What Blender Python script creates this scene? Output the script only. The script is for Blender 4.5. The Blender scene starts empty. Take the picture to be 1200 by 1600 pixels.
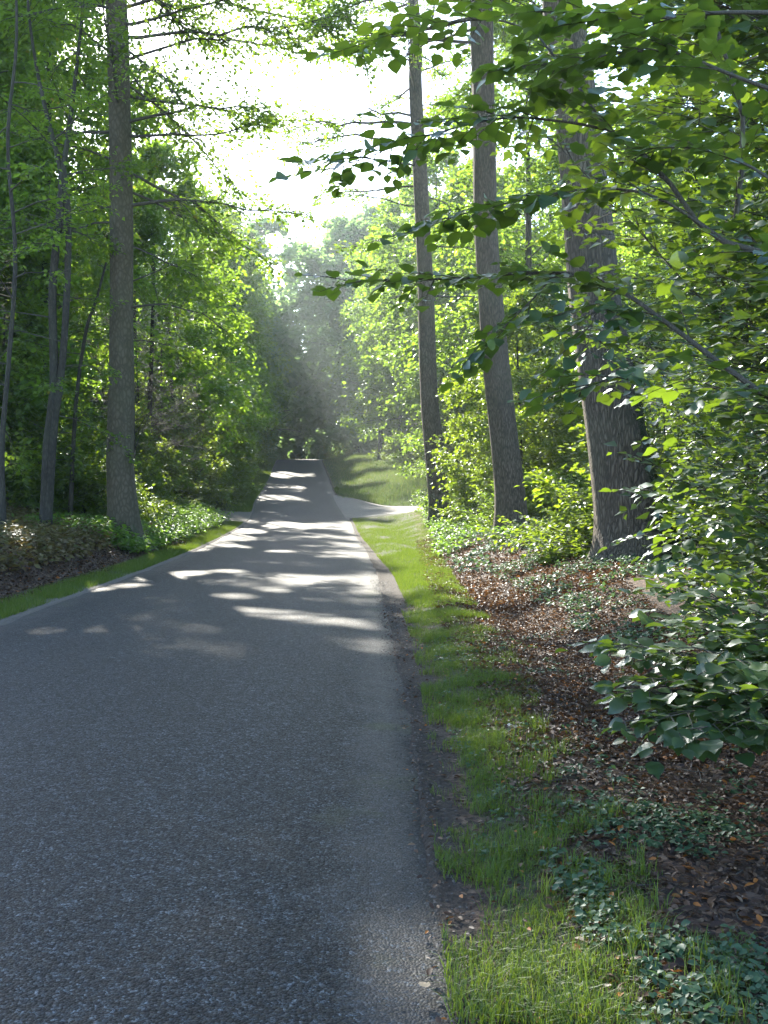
import bpy, math, random
import numpy as np
from mathutils import Matrix, Vector

# ------------------------------------------------------------------ camera, sky, sun, exposure
S = bpy.context.scene
COL = S.collection
F = 1555.0                                   # focal length in pixels of the 1200x1600 photograph
CAMZ = 1.65
PITCH = math.atan(55 / F)
cam_d = bpy.data.cameras.new('camera')
cam_d.sensor_fit = 'VERTICAL'; cam_d.sensor_height = 36.0; cam_d.lens = 36.0 * F / 1600
cam_d.clip_start = 0.05; cam_d.clip_end = 2000
cam = bpy.data.objects.new('camera', cam_d); COL.objects.link(cam)
cam.location = (0, 0, CAMZ); cam.rotation_euler = (math.pi / 2 - PITCH, 0, 0)
S.camera = cam
SUN_EL, SUN_AZ = math.radians(33), math.radians(-20)      # azimuth from +Y, negative = left
W = bpy.data.worlds.new('World'); S.world = W; W.use_nodes = True
nt = W.node_tree
for n in list(nt.nodes): nt.nodes.remove(n)
sky = nt.nodes.new('ShaderNodeTexSky'); sky.sky_type = 'NISHITA'; sky.sun_disc = False
sky.sun_elevation = SUN_EL; sky.sun_rotation = SUN_AZ; sky.dust_density = .8; sky.ozone_density = 2.0
bg = nt.nodes.new('ShaderNodeBackground'); bg.inputs[1].default_value = 0.15
wo = nt.nodes.new('ShaderNodeOutputWorld')
nt.links.new(sky.outputs[0], bg.inputs[0]); nt.links.new(bg.outputs[0], wo.inputs[0])
sun_d = bpy.data.lights.new('sun', 'SUN'); sun_d.energy = 5.0; sun_d.angle = math.radians(0.8)
sun_d.color = (1.0, 0.93, 0.80)
sun = bpy.data.objects.new('sun', sun_d); COL.objects.link(sun)
SD = Vector((math.sin(SUN_AZ) * math.cos(SUN_EL), math.cos(SUN_AZ) * math.cos(SUN_EL), math.sin(SUN_EL)))
sun.rotation_euler = SD.to_track_quat('Z', 'Y').to_euler(); sun.location = (-20, 30, 40)
S.view_settings.view_transform = 'Standard'; S.view_settings.look = 'None'
S.view_settings.gamma = 1.0; S.view_settings.use_curve_mapping = False
S.view_settings.exposure = 2.15
cy = S.cycles
cy.use_denoising = True
cy.max_bounces = 7; cy.diffuse_bounces = 4; cy.glossy_bounces = 2; cy.transmission_bounces = 5
cy.volume_bounces = 1; cy.transparent_max_bounces = 4; cy.caustics_reflective = False; cy.caustics_refractive = False
cy.sample_clamp_indirect = 6.0
R = np.random.default_rng(7)

# ------------------------------------------------------------------ helpers
def at(px, py, d):
    """The point that stands d metres ahead of the camera in the direction of a pixel of the photograph."""
    a, b = (px - 600) / F, (800 - py) / F
    y = math.cos(PITCH) + b * math.sin(PITCH); z = -math.sin(PITCH) + b * math.cos(PITCH)
    k = d / y
    return np.array([a * k, d, CAMZ + z * k])

def hash2(ix, iy, seed):
    h = (ix.astype(np.int64) * 374761393 + iy.astype(np.int64) * 668265263 + seed * 974634721) & 0x7fffffff
    h = ((h ^ (h >> 13)) * 1274126177) & 0x7fffffff
    return ((h ^ (h >> 16)) & 0xffff) / 65535.0

def vnoise(x, y, seed=0):
    x = np.asarray(x, float); y = np.asarray(y, float)
    ix, iy = np.floor(x), np.floor(y); fx, fy = x - ix, y - iy
    fx = fx * fx * (3 - 2 * fx); fy = fy * fy * (3 - 2 * fy)
    a, b = hash2(ix, iy, seed), hash2(ix + 1, iy, seed)
    c, d = hash2(ix, iy + 1, seed), hash2(ix + 1, iy + 1, seed)
    return (a + (b - a) * fx) * (1 - fy) + (c + (d - c) * fx) * fy

def fbm(x, y, seed=0, o=3):
    s, a, t = 0.0, 1.0, 0.0
    for k in range(o):
        s = s + a * vnoise(np.asarray(x) * 2 ** k, np.asarray(y) * 2 ** k, seed + k * 17); t += a; a *= .5
    return s / t

def sstep(a, b, x):
    t = np.clip((x - a) / (b - a), 0, 1); return t * t * (3 - 2 * t)

class MB:
    """Collects vertices, quads and triangles and links them as ONE mesh object."""
    def __init__(s): s.V, s.T, s.Q, s.n, s.at = [], [], [], 0, []
    def add(s, V, T=None, Q=None, tint=None):
        V = np.asarray(V, float).reshape(-1, 3)
        if T is not None and len(T): s.T.append(np.asarray(T, np.int64) + s.n)
        if Q is not None and len(Q): s.Q.append(np.asarray(Q, np.int64) + s.n)
        s.V.append(V); s.n += len(V)
        s.at.append(np.zeros(len(V)) if tint is None else np.broadcast_to(np.asarray(tint, float), (len(V),)))
    def mesh(s, name, mats, smooth=False, extra=None):
        V = np.concatenate(s.V)
        T = np.concatenate(s.T) if s.T else np.zeros((0, 3), np.int64)
        Q = np.concatenate(s.Q) if s.Q else np.zeros((0, 4), np.int64)
        me = bpy.data.meshes.new(name)
        me.vertices.add(len(V)); me.vertices.foreach_set('co', V.ravel().astype(np.float32))
        nl = len(T) * 3 + len(Q) * 4
        me.loops.add(nl); me.loops.foreach_set('vertex_index', np.concatenate([T.ravel(), Q.ravel()]).astype(np.int32))
        me.polygons.add(len(T) + len(Q))
        st = np.concatenate([np.arange(len(T)) * 3, len(T) * 3 + np.arange(len(Q)) * 4]).astype(np.int32)
        me.polygons.foreach_set('loop_start', st)
        me.update(calc_edges=True)
        if smooth: me.polygons.foreach_set('use_smooth', np.ones(len(T) + len(Q), bool))
        a = me.attributes.new('tint', 'FLOAT', 'POINT')
        a.data.foreach_set('value', np.concatenate(s.at).astype(np.float32))
        for k, v in (extra or {}).items():
            a = me.attributes.new(k, 'FLOAT', 'POINT'); a.data.foreach_set('value', np.asarray(v, np.float32))
        for m in (mats if isinstance(mats, (list, tuple)) else [mats]): me.materials.append(m)
        return me
    def build(s, name, mats, parent=None, smooth=False, extra=None, kind=None):
        o = bpy.data.objects.new(name, s.mesh(name, mats, smooth, extra)); COL.objects.link(o)
        if parent is not None: o.parent = parent
        if kind: o['kind'] = kind
        return o

CROWN = {}          # leaf arrays of the crowns, for the gaps cut to let the sun through
def empty(name, loc, rz=0.0, sc=1.0):
    o = bpy.data.objects.new(name, None); COL.objects.link(o)
    o.location = loc; o.rotation_euler = (0, 0, rz); o.scale = (sc,) * 3
    return o

def tag(o, label=None, cat=None, group=None, kind=None):
    if label: o['label'] = label
    if cat: o['category'] = cat
    if group: o['group'] = group
    if kind: o['kind'] = kind
    return o

def copy_tree(o, parent=None):
    c = o.copy(); COL.objects.link(c)
    if parent is not None: c.parent = parent
    for ch in o.children: copy_tree(ch, c)
    return c

def nrm(v): 
    v = np.asarray(v, float); return v / np.maximum(np.linalg.norm(v, axis=-1, keepdims=True), 1e-9)

def resample(P, n):
    """Catmull-Rom through the points P (k x 3 or k x 4), n samples."""
    P = np.asarray(P, float); k = len(P)
    Q = np.vstack([2 * P[0] - P[1], P, 2 * P[-1] - P[-2]])
    t = np.linspace(0, k - 1 - 1e-9, n); i = t.astype(int); f = (t - i)[:, None]
    a, b, c, d = Q[i], Q[i + 1], Q[i + 2], Q[i + 3]
    return .5 * (2 * b + (c - a) * f + (2 * a - 5 * b + 4 * c - d) * f ** 2 + (3 * b - a - 3 * c + d) * f ** 3)

def tube(P, rad, seg=8, bump=None, cap=True):
    """Tube round the polyline P with a radius for each point; bump(theta, i) scales the radius."""
    P = np.asarray(P, float); n = len(P)
    rad = np.broadcast_to(np.asarray(rad, float), (n,))
    T = nrm(np.gradient(P, axis=0))
    ref = np.array([1.0, 0, 0]) if abs(T[:, 0]).mean() < .8 else np.array([0, 1.0, 0])
    X = nrm(ref - (T @ ref)[:, None] * T); Y = np.cross(T, X)
    th = np.linspace(0, 2 * np.pi, seg, endpoint=False)
    r = rad[:, None] * np.ones((n, seg))
    if bump is not None: r = r * bump(th[None, :], np.arange(n)[:, None])
    V = P[:, None, :] + r[..., None] * (np.cos(th)[None, :, None] * X[:, None, :] + np.sin(th)[None, :, None] * Y[:, None, :])
    i = np.arange(n - 1)[:, None] * seg; j = np.arange(seg)[None, :]; j2 = (j + 1) % seg
    Q = np.stack([i + j, i + j2, i + seg + j2, i + seg + j], -1).reshape(-1, 4)
    V = V.reshape(-1, 3); Tt = None
    if cap:
        V = np.vstack([V, P[-1]]); b = (n - 1) * seg
        Tt = np.array([[b + k, b + (k + 1) % seg, n * seg] for k in range(seg)])
    return V, Tt, Q

def add_tube(mb, P, rad, seg=6, tint=0.0, bump=None):
    V, T, Q = tube(P, rad, seg, bump); mb.add(V, T, Q, tint)

def add_leaves(mb, P, D, N, L, Wd, fold=.12, tint=None, shape='rhomb'):
    """Leaf blades: base P, direction D, normal N, length L, width Wd."""
    P = np.asarray(P, float); n = len(P)
    if n == 0: return
    D = nrm(D); N = nrm(N - (N * D).sum(1)[:, None] * D); Sd = np.cross(D, N)
    L = np.broadcast_to(L, (n,))[:, None]; Wd = np.broadcast_to(Wd, (n,))[:, None]
    if shape == 'rhomb':
        prof = [(0, 0, 0), (.42, .5, fold), (1, 0, -.06), (.42, -.5, fold)]
        tri = [(0, 1, 2), (0, 2, 3)]
    else:
        prof = [(0, 0, 0), (.18, .36, .05), (.5, .5, .09), (.80, .30, .03), (1.0, 0, -.10),
                (.80, -.30, .03), (.5, -.5, .09), (.18, -.36, .05), (.5, 0, -.01)]
        tri = [(0, 1, 8), (1, 2, 8), (2, 3, 8), (3, 4, 8), (4, 5, 8), (5, 6, 8), (6, 7, 8), (7, 0, 8)]
    k = len(prof)
    V = np.stack([P + D * L * a + Sd * Wd * b + N * L * c for a, b, c in prof], 1)
    T = (np.arange(n)[:, None, None] * k + np.array(tri)[None]).reshape(-1, 3)
    tn = R.random(n) if tint is None else np.broadcast_to(tint, (n,))
    mb.add(V.reshape(-1, 3), T, None, np.repeat(tn, k))

# ------------------------------------------------------------------ materials
def new_mat(name):
    m = bpy.data.materials.new(name); m.use_nodes = True
    t = m.node_tree
    for n in list(t.nodes): t.nodes.remove(n)
    return m, t, t.nodes.new('ShaderNodeOutputMaterial')
def nd(t, kind, **kw):
    n = t.nodes.new(kind)
    for k, v in kw.items():
        if k.startswith('i_'): n.inputs[k[2:].replace('_', ' ')].default_value = v
        else: setattr(n, k, v)
    return n
def ramp(t, fac, stops):
    r = t.nodes.new('ShaderNodeValToRGB'); e = r.color_ramp.elements
    while len(e) < len(stops): e.new(.5)
    for q, (p, c) in zip(e, stops): q.position = p; q.color = (*c, 1)
    t.links.new(fac, r.inputs[0]); return r.outputs[0]
def mixc(t, fac, a, b, mode='MIX'):
    m = t.nodes.new('ShaderNodeMix'); m.data_type = 'RGBA'; m.blend_type = mode
    for s, v in ((m.inputs[0], fac), (m.inputs[6], a), (m.inputs[7], b)):
        if isinstance(v, (int, float)): s.default_value = v
        elif isinstance(v, tuple): s.default_value = (*v, 1)
        else: t.links.new(v, s)
    return m.outputs[2]
def math_(t, op, a, b=None, clamp=False):
    m = t.nodes.new('ShaderNodeMath'); m.operation = op; m.use_clamp = clamp
    for s, v in zip(m.inputs, (a, b)):
        if v is None: continue
        if isinstance(v, (int, float)): s.default_value = v
        else: t.links.new(v, s)
    return m.outputs[0]
def attr(t, name): return nd(t, 'ShaderNodeAttribute', attribute_name=name).outputs['Fac']
def noise(t, vec, scale, detail=3.0, rough=.55):
    n = nd(t, 'ShaderNodeTexNoise'); n.inputs['Scale'].default_value = scale
    n.inputs['Detail'].default_value = detail; n.inputs['Roughness'].default_value = rough
    t.links.new(vec, n.inputs['Vector']); return n.outputs['Fac']
def objco(t): return nd(t, 'ShaderNodeTexCoord').outputs['Object']
def worldco(t): return nd(t, 'ShaderNodeNewGeometry').outputs['Position']

def leaf_mat(name, stops, trans=(.31, .47, .035), tw=.57, gloss=.3, rough=.38, vary=.25):
    m, t, out = new_mat(name)
    col = ramp(t, attr(t, 'tint'), stops)
    rnd = nd(t, 'ShaderNodeObjectInfo').outputs['Random']
    hs = nd(t, 'ShaderNodeHueSaturation'); t.links.new(col, hs.inputs['Color'])
    t.links.new(math_(t, 'ADD', math_(t, 'MULTIPLY', rnd, vary), 1 - vary / 2), hs.inputs['Value'])
    t.links.new(math_(t, 'ADD', math_(t, 'MULTIPLY', rnd, -.03), .515), hs.inputs['Hue'])
    df = nd(t, 'ShaderNodeBsdfDiffuse'); t.links.new(hs.outputs[0], df.inputs[0])
    tr = nd(t, 'ShaderNodeBsdfTranslucent')
    t.links.new(mixc(t, .35, trans, mixc(t, 1.0, hs.outputs[0], (2.6, 2.6, 1.6), 'MULTIPLY')), tr.inputs[0])
    mx = nd(t, 'ShaderNodeMixShader'); mx.inputs[0].default_value = tw
    t.links.new(df.outputs[0], mx.inputs[1]); t.links.new(tr.outputs[0], mx.inputs[2])
    gl = nd(t, 'ShaderNodeBsdfGlossy'); gl.inputs['Roughness'].default_value = rough
    gl.inputs['Color'].default_value = (.9, .95, 1, 1)
    fr = nd(t, 'ShaderNodeLayerWeight'); fr.inputs[0].default_value = .5
    fz = math_(t, 'ADD', math_(t, 'MULTIPLY', math_(t, 'POWER', fr.outputs['Facing'], 3.5), .45), .05)
    m2 = nd(t, 'ShaderNodeMixShader'); t.links.new(math_(t, 'MULTIPLY', fz, gloss), m2.inputs[0])
    t.links.new(mx.outputs[0], m2.inputs[1]); t.links.new(gl.outputs[0], m2.inputs[2])
    t.links.new(m2.outputs[0], out.inputs[0])
    return m

GREEN = [(0, (.034, .066, .010)), (.45, (.055, .112, .017)), (.85, (.086, .145, .020)), (.97, (.13, .14, .018)), (1, (.16, .10, .02))]
M_LEAF = leaf_mat('beech_leaves', GREEN)
M_HAZEL = leaf_mat('hazel_leaves', [(0, (.018, .046, .022)), (.6, (.028, .066, .026)), (.95, (.050, .098, .025)), (1, (.13, .13, .02))],
                   trans=(.30, .44, .01), tw=.42, gloss=.95, rough=.42)
M_SHRUB = leaf_mat('shrub_leaves', [(0, (.034, .070, .014)), (.6, (.058, .106, .016)), (1, (.09, .135, .018))], trans=(.34, .45, .02), gloss=.4, rough=.42)
M_CONIFER = leaf_mat('far_leaves', [(0, (.030, .078, .030)), (1, (.062, .125, .040))], trans=(.34, .52, .15), tw=.6, gloss=.12)
M_HERB = leaf_mat('herb_leaves', [(0, (.04, .10, .025)), (1, (.07, .15, .03))], trans=(.26, .42, .03), gloss=.25)
M_COVER = leaf_mat('ground_cover_leaves', [(0, (.035, .075, .038)), (1, (.065, .12, .06))], trans=(.12, .22, .06), tw=.3, gloss=.4, rough=.45)
M_GRASS = leaf_mat('grass_blades', [(0, (.042, .086, .010)), (.6, (.066, .122, .013)), (.85, (.095, .135, .025)), (1, (.21, .18, .08))],
                   trans=(.22, .30, .03), tw=.4, gloss=.4, rough=.45)
M_DRYGRASS = leaf_mat('tall_grass', [(0, (.055, .11, .02)), (.6, (.10, .15, .035)), (1, (.26, .22, .12))], trans=(.18, .24, .08), tw=.35, gloss=.2)
M_LITTER = leaf_mat('dead_leaves', [(0, (.022, .012, .008)), (.4, (.058, .031, .018)), (.7, (.11, .060, .034)), (.9, (.21, .145, .10)), (1, (.34, .12, .025))],
                    trans=(.16, .07, .02), tw=.2, gloss=.4, rough=.5)
M_BRACKEN = leaf_mat('bracken_fronds', [(0, (.06, .045, .02)), (.4, (.13, .095, .04)), (.7, (.08, .10, .03)), (1, (.20, .15, .07))], trans=(.2, .15, .05), tw=.35, gloss=.3)

def bark_mat(name, a, b, c, scale=9.0, zs=.16, moss=(.018, .026, .010), bumpd=.03):
    m, t, out = new_mat(name)
    oc = objco(t)
    mp = nd(t, 'ShaderNodeMapping'); mp.inputs['Scale'].default_value = (1, 1, zs); t.links.new(oc, mp.inputs[0])
    v = nd(t, 'ShaderNodeTexVoronoi', feature='DISTANCE_TO_EDGE'); v.inputs['Scale'].default_value = scale * 2.2
    nz = noise(t, mp.outputs[0], scale, 5.0, .65)
    wv = nd(t, 'ShaderNodeVectorMath', operation='ADD'); t.links.new(mp.outputs[0], wv.inputs[0])
    sc = nd(t, 'ShaderNodeVectorMath', operation='SCALE'); sc.inputs['Scale'].default_value = .09
    nc = nd(t, 'ShaderNodeTexNoise'); nc.inputs['Scale'].default_value = scale * 1.4; t.links.new(mp.outputs[0], nc.inputs['Vector'])
    t.links.new(nc.outputs['Color'], sc.inputs[0]); t.links.new(sc.outputs[0], wv.inputs[1]); t.links.new(wv.outputs[0], v.inputs['Vector'])
    ridge = math_(t, 'MULTIPLY', v.outputs['Distance'], 3.2, True)
    h = math_(t, 'ADD', math_(t, 'MULTIPLY', ridge, .6), math_(t, 'MULTIPLY', nz, .55))
    col = ramp(t, h, [(.18, a), (.5, b), (.85, c)])
    big = noise(t, oc, .9, 3)
    col = mixc(t, math_(t, 'MULTIPLY', math_(t, 'SUBTRACT', big, .42, True), 1.6, True), col, mixc(t, .5, col, (.075, .095, .05)))
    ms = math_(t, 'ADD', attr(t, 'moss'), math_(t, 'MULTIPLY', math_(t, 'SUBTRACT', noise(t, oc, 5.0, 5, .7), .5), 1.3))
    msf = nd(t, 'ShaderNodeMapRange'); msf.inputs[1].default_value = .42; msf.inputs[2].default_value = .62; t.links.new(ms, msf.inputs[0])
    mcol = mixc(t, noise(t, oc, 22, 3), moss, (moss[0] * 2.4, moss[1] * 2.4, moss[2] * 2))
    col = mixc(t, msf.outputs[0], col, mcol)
    bp = nd(t, 'ShaderNodeBump'); bp.inputs['Strength'].default_value = 1.0; bp.inputs['Distance'].default_value = bumpd
    t.links.new(h, bp.inputs['Height'])
    pb = nd(t, 'ShaderNodeBsdfPrincipled'); pb.inputs['Roughness'].default_value = .85
    t.links.new(col, pb.inputs['Base Color']); t.links.new(bp.outputs[0], pb.inputs['Normal'])
    t.links.new(pb.outputs[0], out.inputs[0]); return m
M_OAK = bark_mat('oak_bark', (.024, .018, .011), (.074, .056, .038), (.134, .107, .076), scale=10.0, zs=.2, bumpd=.03)
M_BEECH = bark_mat('beech_bark', (.042, .034, .020), (.070, .058, .034), (.098, .083, .054), scale=5.0, zs=.5, bumpd=.008, moss=(.02, .03, .012))
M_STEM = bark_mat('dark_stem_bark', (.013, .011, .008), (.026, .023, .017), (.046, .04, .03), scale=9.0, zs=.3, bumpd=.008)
M_TWIG = bark_mat('twig_bark', (.03, .026, .022), (.06, .052, .042), (.10, .09, .07), scale=30, bumpd=.003)

# ground: leaf litter, soil, grass turf by the zone weights stored on the vertices
M_GROUND, t, out = new_mat('forest_ground')
wc = worldco(t)
n1 = noise(t, wc, 34, 5, .7); n2 = noise(t, wc, 3.0, 4); n3 = noise(t, wc, 120, 3)
vo = nd(t, 'ShaderNodeTexVoronoi'); vo.inputs['Scale'].default_value = 24; t.links.new(wc, vo.inputs['Vector'])
sep = nd(t, 'ShaderNodeSeparateColor'); t.links.new(vo.outputs['Color'], sep.inputs[0])
lit = ramp(t, sep.outputs[0], [(0, (.022, .013, .009)), (.5, (.055, .032, .021)), (.8, (.10, .058, .036)), (1, (.18, .12, .08))])
soil = ramp(t, math_(t, 'ADD', math_(t, 'MULTIPLY', n1, .6), math_(t, 'MULTIPLY', n3, .4)), [(.3, (.017, .012, .009)), (.55, (.038, .028, .021)), (.75, (.095, .075, .058))])
turf = ramp(t, math_(t, 'ADD', math_(t, 'MULTIPLY', n1, .6), math_(t, 'MULTIPLY', n3, .4)), [(.3, (.022, .026, .012)), (.55, (.042, .060, .018)), (.8, (.075, .095, .032))])
grv = ramp(t, n3, [(.3, (.09, .08, .07)), (.7, (.22, .20, .17))])
def wsel(a):
    x = math_(t, 'ADD', attr(t, a), math_(t, 'MULTIPLY', math_(t, 'SUBTRACT', math_(t, 'ADD', math_(t, 'MULTIPLY', n2, .5), math_(t, 'MULTIPLY', n1, .5)), .5), 1.1))
    mr = nd(t, 'ShaderNodeMapRange'); mr.inputs[1].default_value = .35; mr.inputs[2].default_value = .65; t.links.new(x, mr.inputs[0]); return mr.outputs[0]
c = mixc(t, wsel('turf'), lit, turf); c = mixc(t, wsel('soil'), c, soil); c = mixc(t, wsel('gravel'), c, grv)
pb = nd(t, 'ShaderNodeBsdfPrincipled'); pb.inputs['Roughness'].default_value = .9
bp = nd(t, 'ShaderNodeBump'); bp.inputs['Strength'].default_value = 1.0; bp.inputs['Distance'].default_value = .035
t.links.new(math_(t, 'ADD', n1, math_(t, 'MULTIPLY', vo.outputs['Distance'], .8)), bp.inputs['Height'])
t.links.new(c, pb.inputs['Base Color']); t.links.new(bp.outputs[0], pb.inputs['Normal']); t.links.new(pb.outputs[0], out.inputs[0])

def asphalt(name, base, chip, warm=0.0):
    m, t, out = new_mat(name)
    wc = worldco(t)
    v1 = nd(t, 'ShaderNodeTexVoronoi'); v1.inputs['Scale'].default_value = 92; t.links.new(wc, v1.inputs['Vector'])
    s1 = nd(t, 'ShaderNodeSeparateColor'); t.links.new(v1.outputs['Color'], s1.inputs[0])
    v2 = nd(t, 'ShaderNodeTexVoronoi'); v2.inputs['Scale'].default_value = 210; t.links.new(wc, v2.inputs['Vector'])
    s2 = nd(t, 'ShaderNodeSeparateColor'); t.links.new(v2.outputs['Color'], s2.inputs[0])
    f = math_(t, 'ADD', math_(t, 'MULTIPLY', s1.outputs[0], .65), math_(t, 'MULTIPLY', s2.outputs[1], .35))
    col = ramp(t, f, [(.25, base), (.5, tuple(x * 2.2 for x in base)), (.70, chip), (.92, tuple(min(1, x * 3.2) for x in chip))])
    big = noise(t, wc, .55, 4, .6); mid = noise(t, wc, 3.2, 4, .6)
    v3 = nd(t, 'ShaderNodeTexVoronoi'); v3.inputs['Scale'].default_value = 34; t.links.new(wc, v3.inputs['Vector'])
    s3 = nd(t, 'ShaderNodeSeparateColor'); t.links.new(v3.outputs['Color'], s3.inputs[0])
    mot = math_(t, 'ADD', math_(t, 'MULTIPLY', s3.outputs[0], .75), math_(t, 'MULTIPLY', noise(t, wc, 14, 3, .7), .5))
    col = mixc(t, 1.0, col, ramp(t, mot, [(.25, (.42, .42, .42)), (.65, (.95, .95, .95)), (1, (2.1, 2.1, 2.1))]), 'MULTIPLY')
    tr_ = math_(t, 'MULTIPLY', attr(t, 'track'), .45)
    col = mixc(t, tr_, col, mixc(t, 1.0, col, (1.5, 1.5, 1.5), 'MULTIPLY'))
    col = mixc(t, math_(t, 'MULTIPLY', math_(t, 'SUBTRACT', big, .35, True), 1.3, True), mixc(t, 1.0, col, (.78, .79, .82), 'MULTIPLY'), col)
    col = mixc(t, math_(t, 'MULTIPLY', mid, .35), col, mixc(t, 1.0, col, (.72, .72, .70), 'MULTIPLY'))
    # worn, dusty edge with moss
    e = attr(t, 'edge')
    ef = nd(t, 'ShaderNodeMapRange'); ef.inputs[1].default_value = .35; ef.inputs[2].default_value = .75
    t.links.new(math_(t, 'ADD', e, math_(t, 'MULTIPLY', math_(t, 'SUBTRACT', mid, .5), 1.1)), ef.inputs[0])
    dust = mixc(t, noise(t, wc, 2.0, 3), (.040, .037, .034), (.10, .094, .087))
    dust = mixc(t, math_(t, 'ADD', math_(t, 'MULTIPLY', f, .5), .2), dust, col)
    mossf = nd(t, 'ShaderNodeMapRange'); mossf.inputs[1].default_value = .56; mossf.inputs[2].default_value = .66
    t.links.new(noise(t, wc, 1.3, 5, .65), mossf.inputs[0])
    dust = mixc(t, math_(t, 'MULTIPLY', mossf.outputs[0], .75), dust, (.045, .055, .022))
    col = mixc(t, math_(t, 'MULTIPLY', ef.outputs[0], .8), col, dust)
    pb = nd(t, 'ShaderNodeBsdfPrincipled'); pb.inputs['Specular IOR Level'].default_value = .30
    t.links.new(math_(t, 'ADD', math_(t, 'MULTIPLY', s1.outputs[1], .25), .55), pb.inputs['Roughness'])
    bp = nd(t, 'ShaderNodeBump'); bp.inputs['Strength'].default_value = .7; bp.inputs['Distance'].default_value = .006
    hgt = math_(t, 'SUBTRACT', math_(t, 'MULTIPLY', s1.outputs[2], .7), math_(t, 'MULTIPLY', v1.outputs['Distance'], 1.0))
    t.links.new(hgt, bp.inputs['Height'])
    t.links.new(col, pb.inputs['Base Color']); t.links.new(bp.outputs[0], pb.inputs['Normal']); t.links.new(pb.outputs[0], out.inputs[0])
    return m
M_ROAD = asphalt('worn_asphalt', (.0026, .0036, .0041), (.0245, .0305, .0345))
M_SIDE = asphalt('pale_side_road', (.050, .048, .044), (.12, .115, .105))

def plain(name, c, rough=.6):
    m, t, out = new_mat(name); pb = nd(t, 'ShaderNodeBsdfPrincipled'); pb.inputs['Roughness'].default_value = rough
    oc = objco(t)
    t.links.new(mixc(t, math_(t, 'MULTIPLY', noise(t, oc, 9, 4), .5), c, tuple(x * .6 for x in c)), pb.inputs['Base Color'])
    t.links.new(pb.outputs[0], out.inputs[0]); return m

# ------------------------------------------------------------------ lie of the land
YK = np.array([-30, 0, 3.2, 8, 12.8, 22, 30, 37, 44, 49, 55, 60, 72, 84, 100, 112, 120, 128, 150, 220, 400.])
ZK = np.array([.2, -.05, -.10, -.17, -.24, -.40, -.52, -.60, -.60, -.50, -.22, .10, .72, 1.42, 2.52, 3.35, 3.75, 3.85, 3.0, 1.0, 1.0])
EK = np.array([.25, .22, .2, .17, .05, -.2, -.58, -1.0, -1.38, -1.68, -2.22, -2.75, -3.72, -4.65, -6.0, -7.0, -7.55, -8.2, -10.0, -16., -32.])
WK = np.array([5.0, 5, 5, 5, 5, 5.0, 5, 5.0, 5, 5, 5, 5, 5, 5, 5.1, 5.1, 5.1, 5.1, 5.1, 5.1, 5.1])
def smooth_curve(K):
    yy = np.linspace(-30, 400, 4301); f = np.interp(yy, YK, K)
    w = 41; k = np.hanning(w + 2)[1:-1]; k /= k.sum()
    return yy, np.convolve(np.pad(f, w // 2, mode='edge'), k, 'valid')
_y, _z = smooth_curve(ZK); _, _e = smooth_curve(EK); _, _w = smooth_curve(WK)
def zr(y): return np.interp(y, _y, _z)
def er(y): return np.interp(y, _y, _e)
def el(y): return er(y) - np.interp(y, _y, _w)
def side_lo(u): return 51.0 + .10 * u - 2.0 * np.exp(-np.maximum(u, 0) / 1.3)
def side_hi(u): return 62.5 + .10 * u + 5.0 * np.exp(-np.maximum(u, 0) / 1.6)
def H(x, y):
    """Height of the ground beside the road."""
    x = np.asarray(x, float); y = np.asarray(y, float)
    u = x - er(y); v = el(y) - x
    z = zr(y)
    n = (fbm(x * .35, y * .35, 3) - .5)
    r = .035 * sstep(.45, .8, u) - .03 * sstep(0, .12, u) * (1 - sstep(.3, .55, u)) - .06 * sstep(1, 1.6, u) * (1 - sstep(1.8, 2.8, u)) \
        + .50 * sstep(1.6, 4.2, u) + .5 * sstep(4, 14, u) + .25 * n * sstep(1, 3, u) + .03 * (fbm(x * 2.2, y * 2.2, 8) - .5) * sstep(.1, .6, u)
    fl = sstep(side_lo(u) - 2.5, side_lo(u) - .3, y) * (1 - sstep(side_hi(u) + .3, side_hi(u) + 6.5, y))
    r = r * (1 - fl)
    fb = fl * sstep(.6, 3.5, u); z = np.where(u > 0, z * (1 - fb) + float(np.interp(55.0, _y, _z)) * fb, z)
    l = .04 * sstep(.2, .6, v) + .52 * sstep(.7, 2.2, v) + .55 * sstep(2, 7, v) + .3 * n * sstep(1, 3, v) + .03 * (fbm(x * 2.2, y * 2.2, 8) - .5) * sstep(.1, .6, v)
    fl2 = sstep(46.5, 49, y) * (1 - sstep(53, 56, y)) * (1 - sstep(3.5, 7, v))
    l = l * (1 - fl2)
    return z + np.where(u > 0, r, 0) + np.where(v > 0, l, 0)

def rows():
    ys = [-9.0]
    while ys[-1] < 300:
        y = ys[-1]; ys.append(y + (.22 if 1 < y < 12 else .4 if y < 26 else .8 if y < 130 else 5))
    return np.array(ys)
YS = rows()
VOFF = np.array([110, 75, 50, 35, 25, 18, 13, 10, 8, 6.5, 5.3, 4.4, 3.7, 3.1, 2.6, 2.2, 1.85, 1.5, 1.2, .95, .75, .6, .45, .3, .2, .1, .04])
UOFF = np.concatenate([[.04], np.arange(.1, 3.2, .13), np.array([3.4, 3.8, 4.3, 4.9, 5.6, 6.5, 7.6, 9, 11, 13.5, 17, 22, 30, 42, 60, 85, 110])])
mid = np.linspace(0, 1, 7)
def grass_in(d): return np.interp(d, [2, 4, 6, 9, 12, 20, 27, 40, 60], [.10, .15, .21, .30, .36, .36, .24, .15, .12])
def grass_out(d): return np.interp(d, [2, 4, 6, 9, 12, 20, 30, 44, 48], [.95, .85, .85, .95, 1.0, 1.25, 1.9, 3.0, 3.2])
gx, gz, gy, wt, ws, wg = [], [], [], [], [], []
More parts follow.
